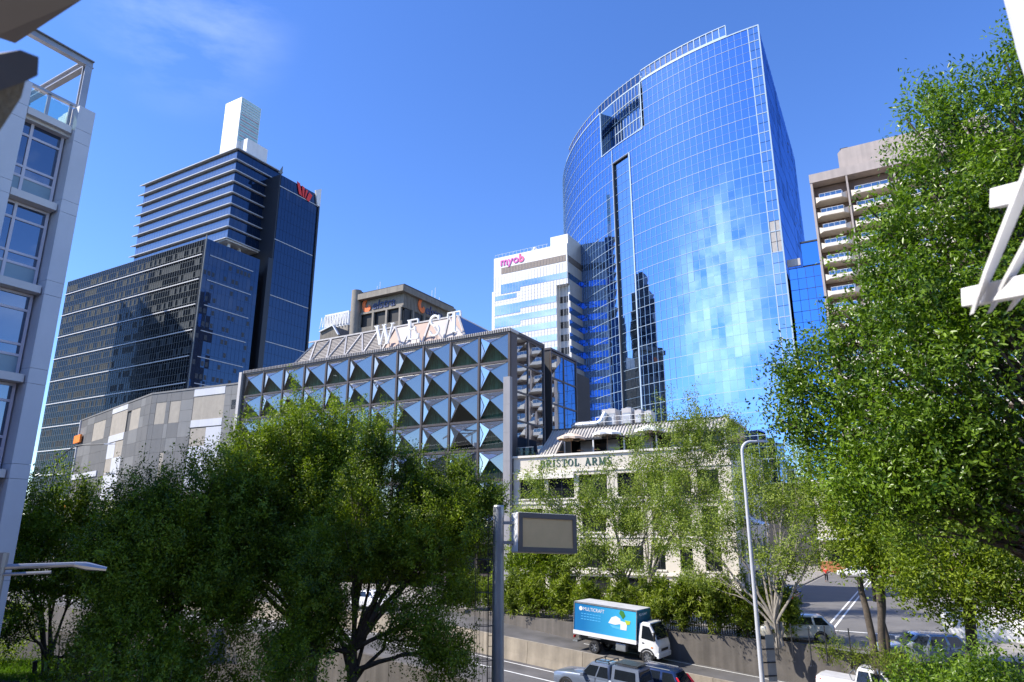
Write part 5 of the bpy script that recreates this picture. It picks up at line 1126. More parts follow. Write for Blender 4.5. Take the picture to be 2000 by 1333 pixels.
for i, (px, D, h, rd) in enumerate([(140, 34, 2.6, 1.8), (250, 30, 2.2, 1.7), (400, 29, 2.0, 1.7), (480, 30, 1.8, 1.6), (20, 42, 2.4, 1.8), (860, 27, 1.6, 1.4), (560, 25, 2.2, 1.9), (640, 24, 1.6, 1.6), (300, 25, 2.4, 1.9), (180, 27, 2.4, 1.9)]):
    c = P(px, 1330, D); shrub('shade_shrub', ['dark shrub right of the many stemmed fig', 'dark shrub under the fig before the car park', 'dark shrub right of the trunk of the car park fig', 'dark shrub left of the forked fig trunk', 'dark shrub at the left edge beside the lawn', 'dark shrub under the fig left of the ladder', 'dark shrub in front of the forked fig trunk at the bottom edge', 'low dark shrub right of the forked fig trunk at the bottom edge', 'dark shrub at the bottom edge before the car park fig', 'dark shrub at the bottom edge between the left figs'][i], (c.x, c.y, -1.25), rd, h+3.2, 260, FL, 350+i, L=.13, group='dark shrubs under the left figs', Wk=.5, n_per=20)
# patch of lawn bottom left
lw_c = P(30, 1312, 40); r = np.random.default_rng(5); gp = np.c_[r.uniform(-4.5, 3.0, 5200), r.uniform(-2.2, 2.2, 5200), np.zeros(5200)]
lm = MB(); lm.quad((-4.6, -2.4, -.05), (3.1, -2.4, -.05), (3.1, 2.4, -.05), (-4.6, 2.4, -.05)); lz = lw_c.z
tag(link('lawn', leaf_mesh('lawn', gp, np.tile([0, 0, 1.], (5200, 1)), 4, .17, .02, .05, M['grass_blade'], 77, 0, 1.6), None, (lw_c.x, lw_c.y, lz)), 'bright green patch of lawn at the bottom left', 'grass', kind='stuff')
m = MB(); m.box(-6, 3.4, -2.6, 2.6, -3.6, -.03); tag(m.build('lawn_bank', M['soil'], None, loc=(lw_c.x, lw_c.y, lz)), kind='structure')

# ================================================================== VEHICLES
def paint(name, col, metal=.0): return mat(name, col, .32, metal=metal, var=.04, scale=1.5, coat=.8)
paint('paint_silver', (.19, .23, .31), .35); paint('paint_white', (.80, .80, .80)); paint('paint_navy', (.012, .03, .10), .2); paint('paint_champagne', (.62, .60, .52), .2); paint('paint_steel', (.36, .40, .46), .4)
mat('car_glass', (.012, .016, .022), .05, var=.1, spec=.7); mat('tail_red', (.55, .01, .015), .2); mat('lamp_clear', (.7, .72, .74), .12, spec=.7); mat('amber', (.8, .25, .03), .3); mat('alloy', (.45, .46, .48), .3, metal=.8)
def tyre_meshes(r_, wd):
    t = MB().lathe([(r_*.62, -wd/2), (r_*.92, -wd/2), (r_, -wd*.32), (r_, wd*.32), (r_*.92, wd/2), (r_*.62, wd/2), (r_*.62, -wd/2)], 'y', 24).mesh('tyre', M['rubber'], smooth=40)
    m = MB().lathe([(0, wd*.30), (r_*.16, wd*.34), (r_*.2, wd*.22), (r_*.55, wd*.18), (r_*.63, wd*.42), (r_*.63, -wd*.4)], 'y', 20)
    for k in range(6):
        a = k*math.pi/3; m.bar((math.cos(a)*r_*.12, wd*.3, math.sin(a)*r_*.12), (math.cos(a)*r_*.58, wd*.38, math.sin(a)*r_*.58), r_*.15, wd*.16, (0, 1, 0))
    return t, m.mesh('rim', M['alloy'], smooth=30)
WH = {}
def wheel(parent, x, y, r_, wd):
    key = (round(r_, 2), round(wd, 2))
    if key not in WH: WH[key] = tyre_meshes(r_, wd)
    t_, m_ = WH[key]; h = MB().lathe([(0, -wd*.3), (r_*.2, -wd*.3), (r_*.2, wd*.28), (0, wd*.28)], 'y', 10).mesh('wheel', M['dark_metal'])
    o = link('wheel', h, parent, (x, y, r_), (0, 0, 0 if y > 0 else math.pi)); link('tyre', t_, o); link('rim', m_, o)
def ring(x, hw, zb, zt, crown=.03):
    h = zt-zb; half = [(hw*.80, zb), (hw*.95, zb+h*.10), (hw, zb+h*.38), (hw, zb+h*.62), (hw*.975, zt-h*.12), (hw*.93, zt-.015), (hw*.80, zt+crown*.5), (hw*.4, zt+crown)]
    return [(x, y, z) for y, z in half]+[(x, -y, z) for y, z in half[::-1]]
def car(name, label, loc, heading, body, st, cab, wheels, paintm, pickup=None, group=None, slope=0.):
    """st: (x, half width, bottom, top) stations of the lower body, front to back; cab: glasshouse corner stations"""
    t = thing(name, label, 'car' if not pickup else 'utility vehicle', loc, heading, group); t.rotation_euler[1] = slope
    b = MB().loft([ring(*s_) for s_ in st]); b.build('body', paintm, t, smooth=35)
    xf0, xf1, xr1, xr0, zb, zt, wb, wt, post = cab    # windscreen foot / head, rear head / foot, belt, roof, half widths, pillar xs
    def side(u, v, s_, out=0.):
        xa = xf0+(xr0-xf0)*u; xb = xf1+(xr1-xf1)*u; return Vector((xa+(xb-xa)*v, s_*(wb+(wt-wb)*v+out), zb+(zt-zb)*v))
    def capring(v, z, k=1.): 
        xa, xb = xf0+(xf1-xf0)*v, xr0+(xr1-xr0)*v; hw_ = (wb+(wt-wb)*v)*k; e = .12
        return [(xa, hw_-e, z), (xa-.08, hw_, z), (xb+.08, hw_, z), (xb, hw_-e, z), (xb, -hw_+e, z), (xb+.08, -hw_, z), (xa-.08, -hw_, z), (xa, -hw_+e, z)]
    c_ = MB().loft([capring(0, zb-.05), capring(0, zb), capring(.94, zb+(zt-zb)*.94), [(p[0]*.97+.03*(xf1+xr1)/2, p[1]*.94, zt) for p in capring(1, zt)], [(p[0]*.7+.3*(xf1+xr1)/2, p[1]*.6, zt+.035) for p in capring(1, zt)]])
    c_.build('cabin', paintm, t, smooth=35)
    us = [0.]+[(x-xf0)/(xr0-xf0) for x in post]+[1.]
    for s_ in (1, -1):
        for a, b_ in zip(us[:-1], us[1:]):
            g = .025; a2, b2 = a+g*(2.2 if a == 0 else 1), b_-g*(2.0 if b_ == 1 else 1)
            q = [side(a2, .10, s_, .006), side(b2, .10, s_, .006), side(b2 if b_ < 1 else b2-.015, .84, s_, .006), side(a2+(.02 if a == 0 else 0), .84, s_, .006)]
            MB().prism(q, (0, -s_*.02, 0)).build('window', M['car_glass'], t)
        for x in post+([] if pickup else []): pass
        for x in post[:2]:
            MB().box(x+.32, x+.50, s_*(wb+.04)-.02, s_*(wb+.04)+.02, zb-.17, zb-.14).build('door_handle', paintm, t)
            MB().box(x-.006, x+.006, s_*(wb+.005)-.012, s_*(wb+.005)+.02 if s_ > 0 else s_*(wb+.005)+.012, st[0][2]+.15, zb).build('door_seam', M['black'], t)
        mr_ = MB().box(xf0-.42, xf0-.22, s_*(wb+.03) if s_ > 0 else -wb-.26, wb+.26 if s_ > 0 else -(wb+.03), zb+.02, zb+.20).build('mirror', paintm, t, bevel=.03)
    def across(v0, v1, front):
        xa, xb = (xf0, xf1) if front else (xr0, xr1); d = .012 if front else -.012
        f = lambda v, s_: Vector((xa+(xb-xa)*v+d, s_*(wb+(wt-wb)*v-.15), zb+(zt-zb)*v+.008))
        return [f(v0, 1), f(v0, -1), f(v1, -1), f(v1, 1)]
    MB().prism(across(.06, .88, True), (-.02, 0, -.01)).build('windscreen', M['car_glass'], t); MB().prism(across(.14, .86, False), (.02, 0, -.01)).build('rear_window', M['car_glass'], t)
    xs_f, xs_r = st[0][0], st[-1][0]; hwf, hwr = st[1][1], st[-2][1]; zf_, zr_ = st[1][3], st[-2][3]
    for s_ in (1, -1):
        MB().hexa([(xs_f-.05, s_*hwf*.55, zf_-.22), (xs_f-.28, s_*hwf*.99, zf_-.20), (xs_f-.34, s_*hwf*.9, zf_-.2), (xs_f-.15, s_*hwf*.5, zf_-.22)], [(xs_f-.08, s_*hwf*.55, zf_-.06), (xs_f-.34, s_*hwf*.99, zf_-.05), (xs_f-.4, s_*hwf*.9, zf_-.05), (xs_f-.2, s_*hwf*.5, zf_-.06)]).build('headlight', M['lamp_clear'], t)
        MB().hexa([(xs_r+.22, s_*(hwr*1.0), zr_-.42), (xs_r-.015, s_*(hwr*.93), zr_-.42), (xs_r-.015, s_*hwr*.72, zr_-.42), (xs_r+.2, s_*hwr*.72, zr_-.42)], [(xs_r+.26, s_*hwr*1.005, zr_-.05), (xs_r+.0, s_*hwr*.95, zr_-.05), (xs_r+.0, s_*hwr*.74, zr_-.05), (xs_r+.2, s_*hwr*.74, zr_-.05)]).build('taillight', M['tail_red'], t)
    MB().box(xs_f-.02, xs_f+.03, -hwf*.5, hwf*.5, zf_-.42, zf_-.16).build('grille', M['black'], t); MB().box(xs_r-.06, xs_r+.1, -hwr*.92, hwr*.92, st[-1][2]+.02, st[-1][2]+.2).build('rear_bumper', M['dark_metal'] if pickup else paintm, t, bevel=.03)
    MB().box(xs_r-.03, xs_r-.005, -.25, .25, zr_-.48, zr_-.36).build('number_plate', M['white_paint'], t); MB().box(xs_f+.0, xs_f+.045, -.25, .25, st[0][2]+.1, st[0][2]+.22).build('number_plate', M['white_paint'], t)
    hw_ = max(s_[1] for s_ in st)
    for x, r_, wd in wheels:
        for s_ in (1, -1):
            wheel(t, x, s_*(hw_-wd*.42), r_, wd)
            am_ = MB(); n = 14; R1, R0_ = r_*1.22, r_*1.02
            for i in range(n):
                a, b2 = math.pi*(i/n*1.16-.08), math.pi*((i+1)/n*1.16-.08)
                am_.hexa([(x+math.cos(a)*R0_, s_*(hw_-.10), r_+math.sin(a)*R0_), (x+math.cos(b2)*R0_, s_*(hw_-.10), r_+math.sin(b2)*R0_), (x+math.cos(b2)*R0_, s_*(hw_+.012), r_+math.sin(b2)*R0_), (x+math.cos(a)*R0_, s_*(hw_+.012), r_+math.sin(a)*R0_)],
                         [(x+math.cos(a)*R1, s_*(hw_-.10), r_+math.sin(a)*R1), (x+math.cos(b2)*R1, s_*(hw_-.10), r_+math.sin(b2)*R1), (x+math.cos(b2)*R1, s_*(hw_+.004), r_+math.sin(b2)*R1), (x+math.cos(a)*R1, s_*(hw_+.004), r_+math.sin(a)*R1)])
            am_.build('wheel_arch', M['black'] if not pickup else M['rubber'], t)
            MB().lathe([(0, hw_*s_-s_*.02), (R0_, hw_*s_-s_*.02), (R0_, hw_*s_+s_*.006), (0, hw_*s_+s_*.006)], 'y', 18, (x, 0, r_)).build('wheel_well', M['black'], t) if False else None
    return t, side
ROADH = math.degrees(RA)
def onroad(s, n, z): return RD(s, n, z)
UT = [(2.66, .55, .45, .82), (2.60, .80, .40, .95), (2.35, .90, .38, 1.03), (1.6, .925, .36, 1.10), (.95, .925, .36, 1.14), (0, .925, .36, 1.12), (-1.0, .925, .38, 1.12), (-2.3, .915, .42, 1.12), (-2.60, .89, .48, 1.10), (-2.66, .86, .52, 1.08)]
# silver utility with canopy, heading away to the left
t, sd = car('utility_vehicle', 'silver blue double cab utility with canopy and roof rack on the near road', onroad(3.0, -4.72, znear(3.0)), ROADH+180, None, UT, (.98, .40, -.72, -.86, 1.10, 1.78, .90, .70, [-.02]), [(1.72, .39, .27), (-1.40, .39, .27)], M['paint_silver'], pickup=True, slope=math.atan(-.07))
cn = MB().loft([[(-.95, .90, 1.10), (-2.58, .88, 1.10), (-2.58, -.88, 1.10), (-.95, -.90, 1.10)], [(-.93, .72, 1.84), (-2.40, .70, 1.84), (-2.40, -.70, 1.84), (-.93, -.72, 1.84)], [(-1.1, .5, 1.89), (-2.25, .5, 1.89), (-2.25, -.5, 1.89), (-1.1, -.5, 1.89)]]).build('canopy', M['paint_silver'], t, smooth=30)
for s_ in (1, -1):
    q = [(-1.12, s_*.872, 1.25), (-2.32, s_*.858, 1.25), (-2.24, s_*.752, 1.70), (-1.12, s_*.766, 1.70)]; MB().prism(q, (0, s_*.012, .003)).build('window', M['car_glass'], cn)
    MB().tube([(.2, s_*.55, 1.86), (.1, s_*.55, 1.93), (-.6, s_*.55, 1.93), (-.7, s_*.55, 1.86)], .025, 6).build('roof_rack_rail', M['dark_metal'], t); MB().tube([(-1.0, s_*.6, 1.93), (-2.3, s_*.6, 1.93)], .025, 6).build('roof_rack_rail', M['dark_metal'], t)
    for x in (.15, -.65, -1.05, -2.2): MB().tube([(x, s_*.58, 1.80), (x, s_*.58, 1.93)], .025, 6).build('rack_foot', M['dark_metal'], t)
for x in (.1, -.6): MB().tube([(x, -.66, 1.95), (x, .66, 1.95)], .028, 6).build('roof_bar', M['dark_metal'], t)
q = [(-2.575, .75, 1.24), (-2.575, -.75, 1.24), (-2.44, -.62, 1.74), (-2.44, .62, 1.74)]; MB().prism(q, (-.012, 0, 0)).build('rear_window', M['car_glass'], cn)
MB().box(-2.3, -1.0, -.55, .55, 1.95, 1.99).build('rack_tray', M['dark_metal'], t)
# white utility on the far road
t, sd = car('utility_vehicle', 'white double cab utility with open tray at the bottom right', onroad(15.55, .85, zfar(15.55)), ROADH, None, UT, (.98, .40, -.72, -.86, 1.10, 1.78, .90, .70, [-.02]), [(1.72, .39, .27), (-1.40, .39, .27)], M['paint_white'], pickup=True, slope=math.atan(.07))
MB().box(-2.5, -.92, -.74, .74, 1.135, 1.165).build('tray_cover', M['cladding_joint'], t); MB().tube([(-.95, .7, 1.12), (-1.1, .66, 1.45), (-1.1, -.66, 1.45), (-.95, -.7, 1.12)], .03, 6).build('sports_bar', M['galvanised'], t)
for s_ in (1, -1): MB().tube([(.25, s_*.58, 1.84), (-.55, s_*.58, 1.84)], .025, 6).build('roof_rail', M['dark_metal'], t)
SV = [(2.32, .6, .40, .72), (2.26, .82, .32, .86), (1.95, .90, .28, .97), (1.2, .925, .26, 1.04), (0, .93, .26, 1.04), (-1.3, .93, .28, 1.06), (-2.05, .91, .34, 1.08), (-2.28, .86, .42, 1.04), (-2.34, .8, .46, .98)]
t, sd = car('sports_utility_car', 'dark blue car with red tail lamps half hidden behind the silver utility', onroad(4.75, -2.72, znear(4.75)), ROADH+180, None, SV, (1.15, .35, -1.75, -2.2, 1.02, 1.66, .90, .66, [.0, -1.1]), [(1.4, .36, .24), (-1.35, .36, .24)], M['paint_navy'], slope=math.atan(-.07))
for s_ in (1, -1):
    MB().tube([(.2, s_*.62, 1.69), (-1.5, s_*.62, 1.69)], .022, 6).build('roof_rail', M['galvanised'], t)
    MB().hexa([(-2.30, s_*.70, 1.0), (-2.36, s_*.86, 1.0), (-2.24, s_*.9, 1.0), (-2.2, s_*.72, 1.0)], [(-1.95, s_*.64, 1.42), (-2.0, s_*.74, 1.42), (-1.9, s_*.76, 1.42), (-1.86, s_*.66, 1.42)]).build('upper_taillight', M['tail_red'], t)
HB = [(2.02, .55, .36, .66), (1.96, .78, .28, .80), (1.7, .85, .24, .90), (1.0, .875, .22, .97), (0, .88, .22, .97), (-1.2, .88, .24, 1.0), (-1.8, .85, .30, 1.02), (-1.98, .8, .38, .98), (-2.02, .74, .42, .92)]
def small_car(label, loc, hd, pm, **k): return car('hatchback_car', label, loc, hd, None, HB, (1.02, .32, -1.45, -1.9, .95, 1.47, .85, .62, [.02, -.95]), [(1.27, .31, .2), (-1.25, .31, .2)], pm, **k)
def at_pix(px, py, z): 
    x = (px-1000)/1333.; v = (666.5-py)/1333.; d = Vector((x, math.cos(TH)-v*math.sin(TH), math.sin(TH)+v*math.cos(TH))); return Vector((0, 0, HC))+d*((z-HC)/d.z)
small_car('champagne hatchback parked nose to the tree at the pub corner', at_pix(1556, 1252, TZ), 165, M['paint_champagne'])
small_car('white hatchback parked across the far end of the street', at_pix(1668, 1128, TZ), 150, M['paint_white'])
small_car('pale grey car stopped on the far road, seen through the fig branches', RD(-33, 3.4, zfar(-33)), ROADH, M['paint_steel'])
small_car('white car on the far road glimpsed behind the forked limbs', RD(-22, 2.4, zfar(-22)), ROADH, M['paint_white'])
small_car('silver car parked behind the shrubs at the far right', at_pix(1805, 1300, TZ), 170, M['paint_steel'])
small_car('dark car parked by the pub side wall', HG(27.0, 1, TZ), 60, M['paint_navy'])
# delivery truck
mat('truck_blue', (.015, .24, .50), .35, var=.04); mat('truck_teal_shade', (.01, .12, .20), .4, var=.05); mat('truck_skirt', (.78, .76, .77), .45, var=.05); mat('print_white', (.78, .80, .82), .5); mat('print_green', (.05, .22, .04), .5, var=.25, scale=6); mat('print_lime', (.45, .55, .04), .5); mat('print_sky', (.12, .50, .85), .4)
tp = bpy.data.materials['truck_blue']; tn = tp.node_tree      # printed panel fades from deep blue to cyan along its length
gx = tn.nodes.new('ShaderNodeTexCoord'); sx_ = tn.nodes.new('ShaderNodeSeparateXYZ'); tn.links.new(gx.outputs['Object'], sx_.inputs[0])
mr2 = tn.nodes.new('ShaderNodeMapRange'); mr2.inputs[1].default_value = -1.6; mr2.inputs[2].default_value = 1.9; tn.links.new(sx_.outputs[0], mr2.inputs[0])
rp = tn.nodes.new('ShaderNodeMix'); rp.data_type = 'RGBA'; rp.inputs['A'].default_value = (.012, .17, .42, 1); rp.inputs['B'].default_value = (.06, .50, .80, 1); tn.links.new(mr2.outputs[0], rp.inputs['Factor']); tn.links.new(rp.outputs['Result'], tn.nodes['Principled BSDF'].inputs['Base Color'])
tk = thing('delivery_truck', 'delivery truck with blue printed box body and white cab on the far road', 'truck', RD(.75, 1.02, zfar(.75)), ROADH); tk.rotation_euler[1] = math.atan(.07)
# x forward, box from -2.95 to 2.0
bxz = MB().box(-3.0, 2.05, -.98, .98, 1.22, 2.88).build('cargo_box', M['truck_blue'], tk); 
bx('skirt', M['truck_skirt'], tk, -3.02, 2.07, -1.0, 1.0, .98, 1.215)
bx('box_front', M['truck_teal_shade'], tk, 2.055, 2.09, -.97, .97, 1.22, 2.86); bx('box_roof', M['cladding_joint'], tk, -3.0, 2.05, -.97, .97, 2.89, 2.93)  # shade of the box front is put into its darker teal
for y in (-.985, .985): bx('top_rail', M['galvanised'], tk, -3.02, 2.08, y-.02, y+.02, 2.84, 2.935)
for x in (-3.0, 2.06):
    for y in (-.985, .985): bx('corner_post', M['galvanised'], tk, x-.03, x+.03, y-.022, y+.022, 1.22, 2.84)
def pr(name, pts, mt, d=.006): MB().prism([(x, -.981, z) for x, z in pts], (0, -d, 0)).build(name, M[mt], tk)
link('printed_lettering', text_mesh('MULTICRAFT', .30, .004, M['print_white']), tk, (-2.25, -.987, 2.45))
pr('printed_badge', [(-2.44+.15*math.cos(a), 2.55+.13*math.sin(a)) for a in [i*.524 for i in range(12)]], 'print_white')
for i in range(3): 
    for j in range(7): pr('printed_line', [(-2.4+j*.24, 2.24-i*.16), (-2.22+j*.24, 2.24-i*.16), (-2.22+j*.24, 2.28-i*.16), (-2.4+j*.24, 2.28-i*.16)], 'print_sky')
pr('printed_product', [(-.15, 1.95), (.1, 2.3), (.45, 2.42), (.8, 2.3), (.85, 2.0), (.4, 1.9)], 'print_white'); pr('printed_product', [(.0, 1.86), (.95, 1.80), (.95, 1.66), (.2, 1.72)], 'print_sky')
pr('printed_product', [(.82, 1.68), (1.3, 1.68), (1.34, 2.12), (.82, 2.18)], 'print_white', .009); pr('printed_leaf', [(.7, 2.6), (1.0, 2.3), (1.2, 2.5), (1.05, 2.75), (.8, 2.8)], 'print_green', .01); pr('printed_leaf', [(1.15, 2.25), (1.6, 2.25), (1.55, 2.05), (1.3, 2.0)], 'print_lime', .012)
link('printed_lettering', text_mesh('MULTICRAFT', .2, .004, M['print_white']), tk, (2.096, -.7, 2.58), (0, 0, math.pi/2))
bx('chassis', M['dark_metal'], tk, -2.9, 3.5, -.4, .4, .62, .82)
# cab
def cabring(x, z0, z1, hw_): return [(x, hw_, z0), (x, hw_, z0+(z1-z0)*.5), (x, hw_*.93, z1-.08), (x, hw_*.82, z1), (x, -hw_*.82, z1), (x, -hw_*.93, z1-.08), (x, -hw_, z0+(z1-z0)*.5), (x, -hw_, z0)]
MB().loft([cabring(2.2, .62, 2.22, .90), cabring(2.5, .60, 2.30, .92), cabring(3.05, .58, 2.28, .92), cabring(3.45, .56, 1.85, .92), cabring(3.72, .5, 1.38, .91), cabring(3.84, .5, 1.15, .88)]).build('cab', M['paint_white'], tk, smooth=30)
MB().prism([(3.12, .76, 2.22), (3.12, -.76, 2.22), (3.74, -.80, 1.42), (3.74, .80, 1.42)], (.035, 0, .03)).build('windscreen', M['car_glass'], tk)
for s_ in (1, -1):
    MB().prism([(2.45, s_*.922, 1.40), (3.50, s_*.918, 1.32), (3.36, s_*.912, 1.62), (3.05, s_*.885, 2.08), (2.5, s_*.885, 2.12)], (0, s_*.014, 0)).build('window', M['car_glass'], tk)
    MB().tube([(3.3, s_*.95, 1.75), (3.55, s_*1.12, 1.8)], .02, 6).build('mirror_arm', M['black'], tk); bx('mirror', M['black'], tk, 3.5, 3.6, s_*1.02-.09, s_*1.02+.12, 1.35, 1.85, bevel=.03)
    bx('door_handle', M['black'], tk, 2.5, 2.68, s_*.93-.012, s_*.93+.012, 1.12, 1.17); bx('headlight', M['lamp_clear'], tk, 3.78, 3.87, s_*.66-.17, s_*.66+.17, .72, .98, bevel=.02); bx('indicator', M['amber'], tk, 3.25, 3.4, s_*.925-.01, s_*.925+.012, .92, 1.0)
    bx('mudguard', M['grey_metal'], tk, -1.75, -.75, s_*.86-.13, s_*.86+.13, .90, .94); bx('taillight', M['tail_red'], tk, -3.05, -3.0, s_*.75-.12, s_*.75+.12, .72, .86)
    wheel(tk, 2.95, s_*.82, .38, .24); wheel(tk, -1.25, s_*.80, .38, .4)
    m = MB(); [m.hexa([(2.95+math.cos(a)*.40, s_*.80, .38+math.sin(a)*.40), (2.95+math.cos(a+.3)*.40, s_*.80, .38+math.sin(a+.3)*.40), (2.95+math.cos(a+.3)*.40, s_*.93, .38+math.sin(a+.3)*.40), (2.95+math.cos(a)*.40, s_*.93, .38+math.sin(a)*.40)], [(2.95+math.cos(a)*.5, s_*.80, .38+math.sin(a)*.5), (2.95+math.cos(a+.3)*.5, s_*.80, .38+math.sin(a+.3)*.5), (2.95+math.cos(a+.3)*.5, s_*.925, .38+math.sin(a+.3)*.5), (2.95+math.cos(a)*.5, s_*.925, .38+math.sin(a)*.5)]) for a in [i*.3 for i in range(11)]]; m.build('wheel_arch', M['black'], tk)
bx('grille', M['black'], tk, 3.83, 3.88, -.5, .5, .78, .92); bx('bumper', M['paint_white'], tk, 3.72, 3.92, -.93, .93, .40, .70, bevel=.04); bx('fuel_tank', M['galvanised'], tk, .4, 1.2, -.86, -.45, .42, .86, bevel=.05); bx('rear_step', M['galvanised'], tk, -3.1, -2.7, -.9, .9, .5, .6)
# the body is a short wheelbase: draw the box and cab together
def shorten(x): return 2.08+(x-2.08)*(.86 if x < 2.08 else .78)
for o in tk.children:
    if o.name.startswith('wheel') and not o.name.startswith('wheel_arch'): o.location.x = shorten(o.location.x); continue
    if o.location.x: 
        x0 = o.location.x; o.location.x = shorten(x0)
        if abs(o.rotation_euler[2]) < .1:
            for v in o.data.vertices: v.co.x *= .86
        continue
    if o.name.startswith('wheel_arch'):
        for v in o.data.vertices: v.co.x += shorten(2.95)-2.95
    else:
        for v in o.data.vertices: v.co.x = shorten(v.co.x)
# person crossing the street
pz = at_pix(1615, 1137, TZ); per = thing('person', 'person in a red top and black trousers walking across the street', 'person', pz, -20)
mat('skin', (.45, .28, .2), .6); mat('cloth_red', (.75, .05, .03), .8); mat('cloth_black', (.015, .015, .018), .8); mat('hair_dark', (.02, .015, .012), .7)
def skinned(name, verts, edges, radii, mt, parent):
    me = bpy.data.meshes.new(name); me.from_pydata(verts, edges, []); me.materials.append(mt); o = link(name, me, parent)
    md = o.modifiers.new('skin', 'SKIN'); md.use_smooth_shade = True
    for v, r_ in zip(me.skin_vertices[0].data, radii): v.radius = (r_, r_)
    me.skin_vertices[0].data[0].use_root = True; sb_ = o.modifiers.new('sub', 'SUBSURF'); sb_.levels = sb_.render_levels = 1; return o
skinned('body', [(0, 0, .95), (0, 0, 1.15), (0, 0, 1.38), (0, 0, 1.48), (0, .02, 1.56), (0, .02, 1.70), (.2, 0, 1.4), (.27, .06, 1.14), (.25, .2, .95), (-.2, 0, 1.4), (-.27, -.05, 1.14), (-.26, .05, .92), (.1, .0, .9), (.12, .16, .5), (.12, .1, .08), (.12, .24, .04), (-.1, 0, .9), (-.12, -.06, .5), (-.12, -.28, .12), (-.12, -.16, .05)],
        [(0, 1), (1, 2), (2, 3), (3, 4), (4, 5), (2, 6), (6, 7), (7, 8), (2, 9), (9, 10), (10, 11), (0, 12), (12, 13), (13, 14), (14, 15), (0, 16), (16, 17), (17, 18), (18, 19)], [.13, .13, .12, .06, .09, .08, .06, .05, .035, .06, .05, .035, .09, .065, .05, .04, .09, .065, .05, .04], M['skin'], per)
skinned('shirt', [(0, 0, .93), (0, 0, 1.15), (0, 0, 1.4), (.21, 0, 1.4), (.27, .05, 1.18), (-.21, 0, 1.4), (-.27, -.04, 1.18)], [(0, 1), (1, 2), (2, 3), (3, 4), (2, 5), (5, 6)], [.155, .15, .14, .08, .07, .08, .07], M['cloth_red'], per)
skinned('trousers', [(0, 0, .95), (.1, 0, .88), (.12, .16, .5), (.12, .11, .12), (-.1, 0, .88), (-.12, -.06, .5), (-.12, -.26, .15)], [(0, 1), (1, 2), (2, 3), (0, 4), (4, 5), (5, 6)], [.15, .11, .085, .07, .11, .085, .07], M['cloth_black'], per)
MB().lathe([(0, 1.80), (.07, 1.78), (.105, 1.70), (.1, 1.62), (.07, 1.6)], n=12, at=(0, -.0, 0)).build('hair', M['hair_dark'], per, smooth=60)
# ================================================================== STREET FURNITURE
mat('lamp_grey', (.52, .53, .55), .5, var=.06)
def curved_lamp(name, label, base, h, arm, rz, r0, head=.7, group=None):
    t = thing(name, label, 'street lamp', base, rz, group); pts = [(0, 0, 0), (0, 0, h*.4), (0, 0, h-arm*.55)]; rad = [r0, r0*.8, r0*.62]
    for i in range(1, 8): a = math.pi/2*i/7; pts.append((arm*.55*(1-math.cos(a)), 0, h-arm*.55+arm*.55*math.sin(a))); rad.append(r0*.6)
    pts.append((arm, 0, h+.02)); rad.append(r0*.5)
    MB().tube(pts, rad, 10).build('pole', M['lamp_grey'] if h < 14 and arm < 2 else M['dark_metal'], t, smooth=40); MB().lathe([(0, 0), (r0*2.2, 0), (r0*2.2, .05), (r0*1.1, .08), (0, .08)], n=12).build('base_plate', M['galvanised'], t)
    MB().loft([[(arm-.1, .07, h), (arm-.1, -.07, h), (arm-.1, -.05, h+.1), (arm-.1, .05, h+.1)], [(arm+head*.5, .13, h-.02), (arm+head*.5, -.13, h-.02), (arm+head*.5, -.1, h+.12), (arm+head*.5, .1, h+.12)], [(arm+head, .08, h), (arm+head, -.08, h), (arm+head, -.05, h+.08), (arm+head, .05, h+.08)]]).build('lamp_head', M['grey_metal'], t); return t
q = P(1489, 1333, 38); curved_lamp('street_lamp', 'tall slim white street lamp in front of the pub corner', (q.x, q.y, zfar(10)-.1), P(1460, 862, 38).z-zfar(10)+.1, 1.0, 15, .125, .6)
lp = thing('lamp_sign', 'grey back of a small traffic sign strapped to the white street lamp', 'sign', P(1506, 1285, 38.3), 10); MB().box(-.22, .22, -.01, .01, -1.05, 1.05).build('plate', M['galvanised'], lp)
for z in (-.8, -.2, .4): MB().box(-.45, .2, -.05, -.011, z-.03, z+.03).build('bracket', M['dark_metal'], lp)
for (bx_, by_, tx, ty, D, rz, lb) in ((92, 1000, 150, 872, 100, 0, 'tall curved street lamp arching before the dark bank at left'), (262, 1000, 245, 925, 92, 180, 'street lamp bending left before the grey car park'), (128, 1000, 112, 922, 130, 180, 'small distant street lamp left of the tall curved lamp')):
    zt_ = P(tx, ty, D).z; b_ = P(bx_, by_, D); curved_lamp('street_lamp', lb, (b_.x, b_.y, TZ), zt_-TZ, {0: 6.2, 180: 3.2}[rz], rz-8, .13 if D < 120 else .11, 1.3)
# left foreground lamp with double arm
q = P(15, 1080, 16); t = thing('arm_lamp', 'grey street lamp with two level arms at the lower left edge', 'street lamp', (q.x-.1, q.y, -2.0)); hz = q.z+2.0
MB().tube([(0, 0, 0), (0, 0, hz)], .10, 12).build('pole', M['grey_metal'], t, smooth=40); e = P(208, 1112, 16)-Vector(t.location); e2 = P(100, 1119, 15.8)-Vector(t.location); z_ = P(20, 1108, 16).z+2.0
MB().tube([(0, 0, z_), (e.x*.7, e.y*.7, z_+.02), (e.x*.8, e.y*.8, z_+.02)], [.05, .045, .04], 8).build('arm', M['grey_metal'], t); MB().tube([(0, 0, z_-.13), (e2.x, e2.y, z_-.10)], .028, 8).build('lower_arm', M['grey_metal'], t)
a_, b_ = Vector((e.x*.68, e.y*.68, z_+.02)), Vector((e.x, e.y, e.z)); MB().tube([a_, a_.lerp(b_, .4), b_], [.05, .075, .04], 8).build('lamp_head', M['galvanised'], t, smooth=40); MB().tube([(0, 0, hz-.25), (0, 0, hz)], .115, 12).build('collar', M['grey_metal'], t)
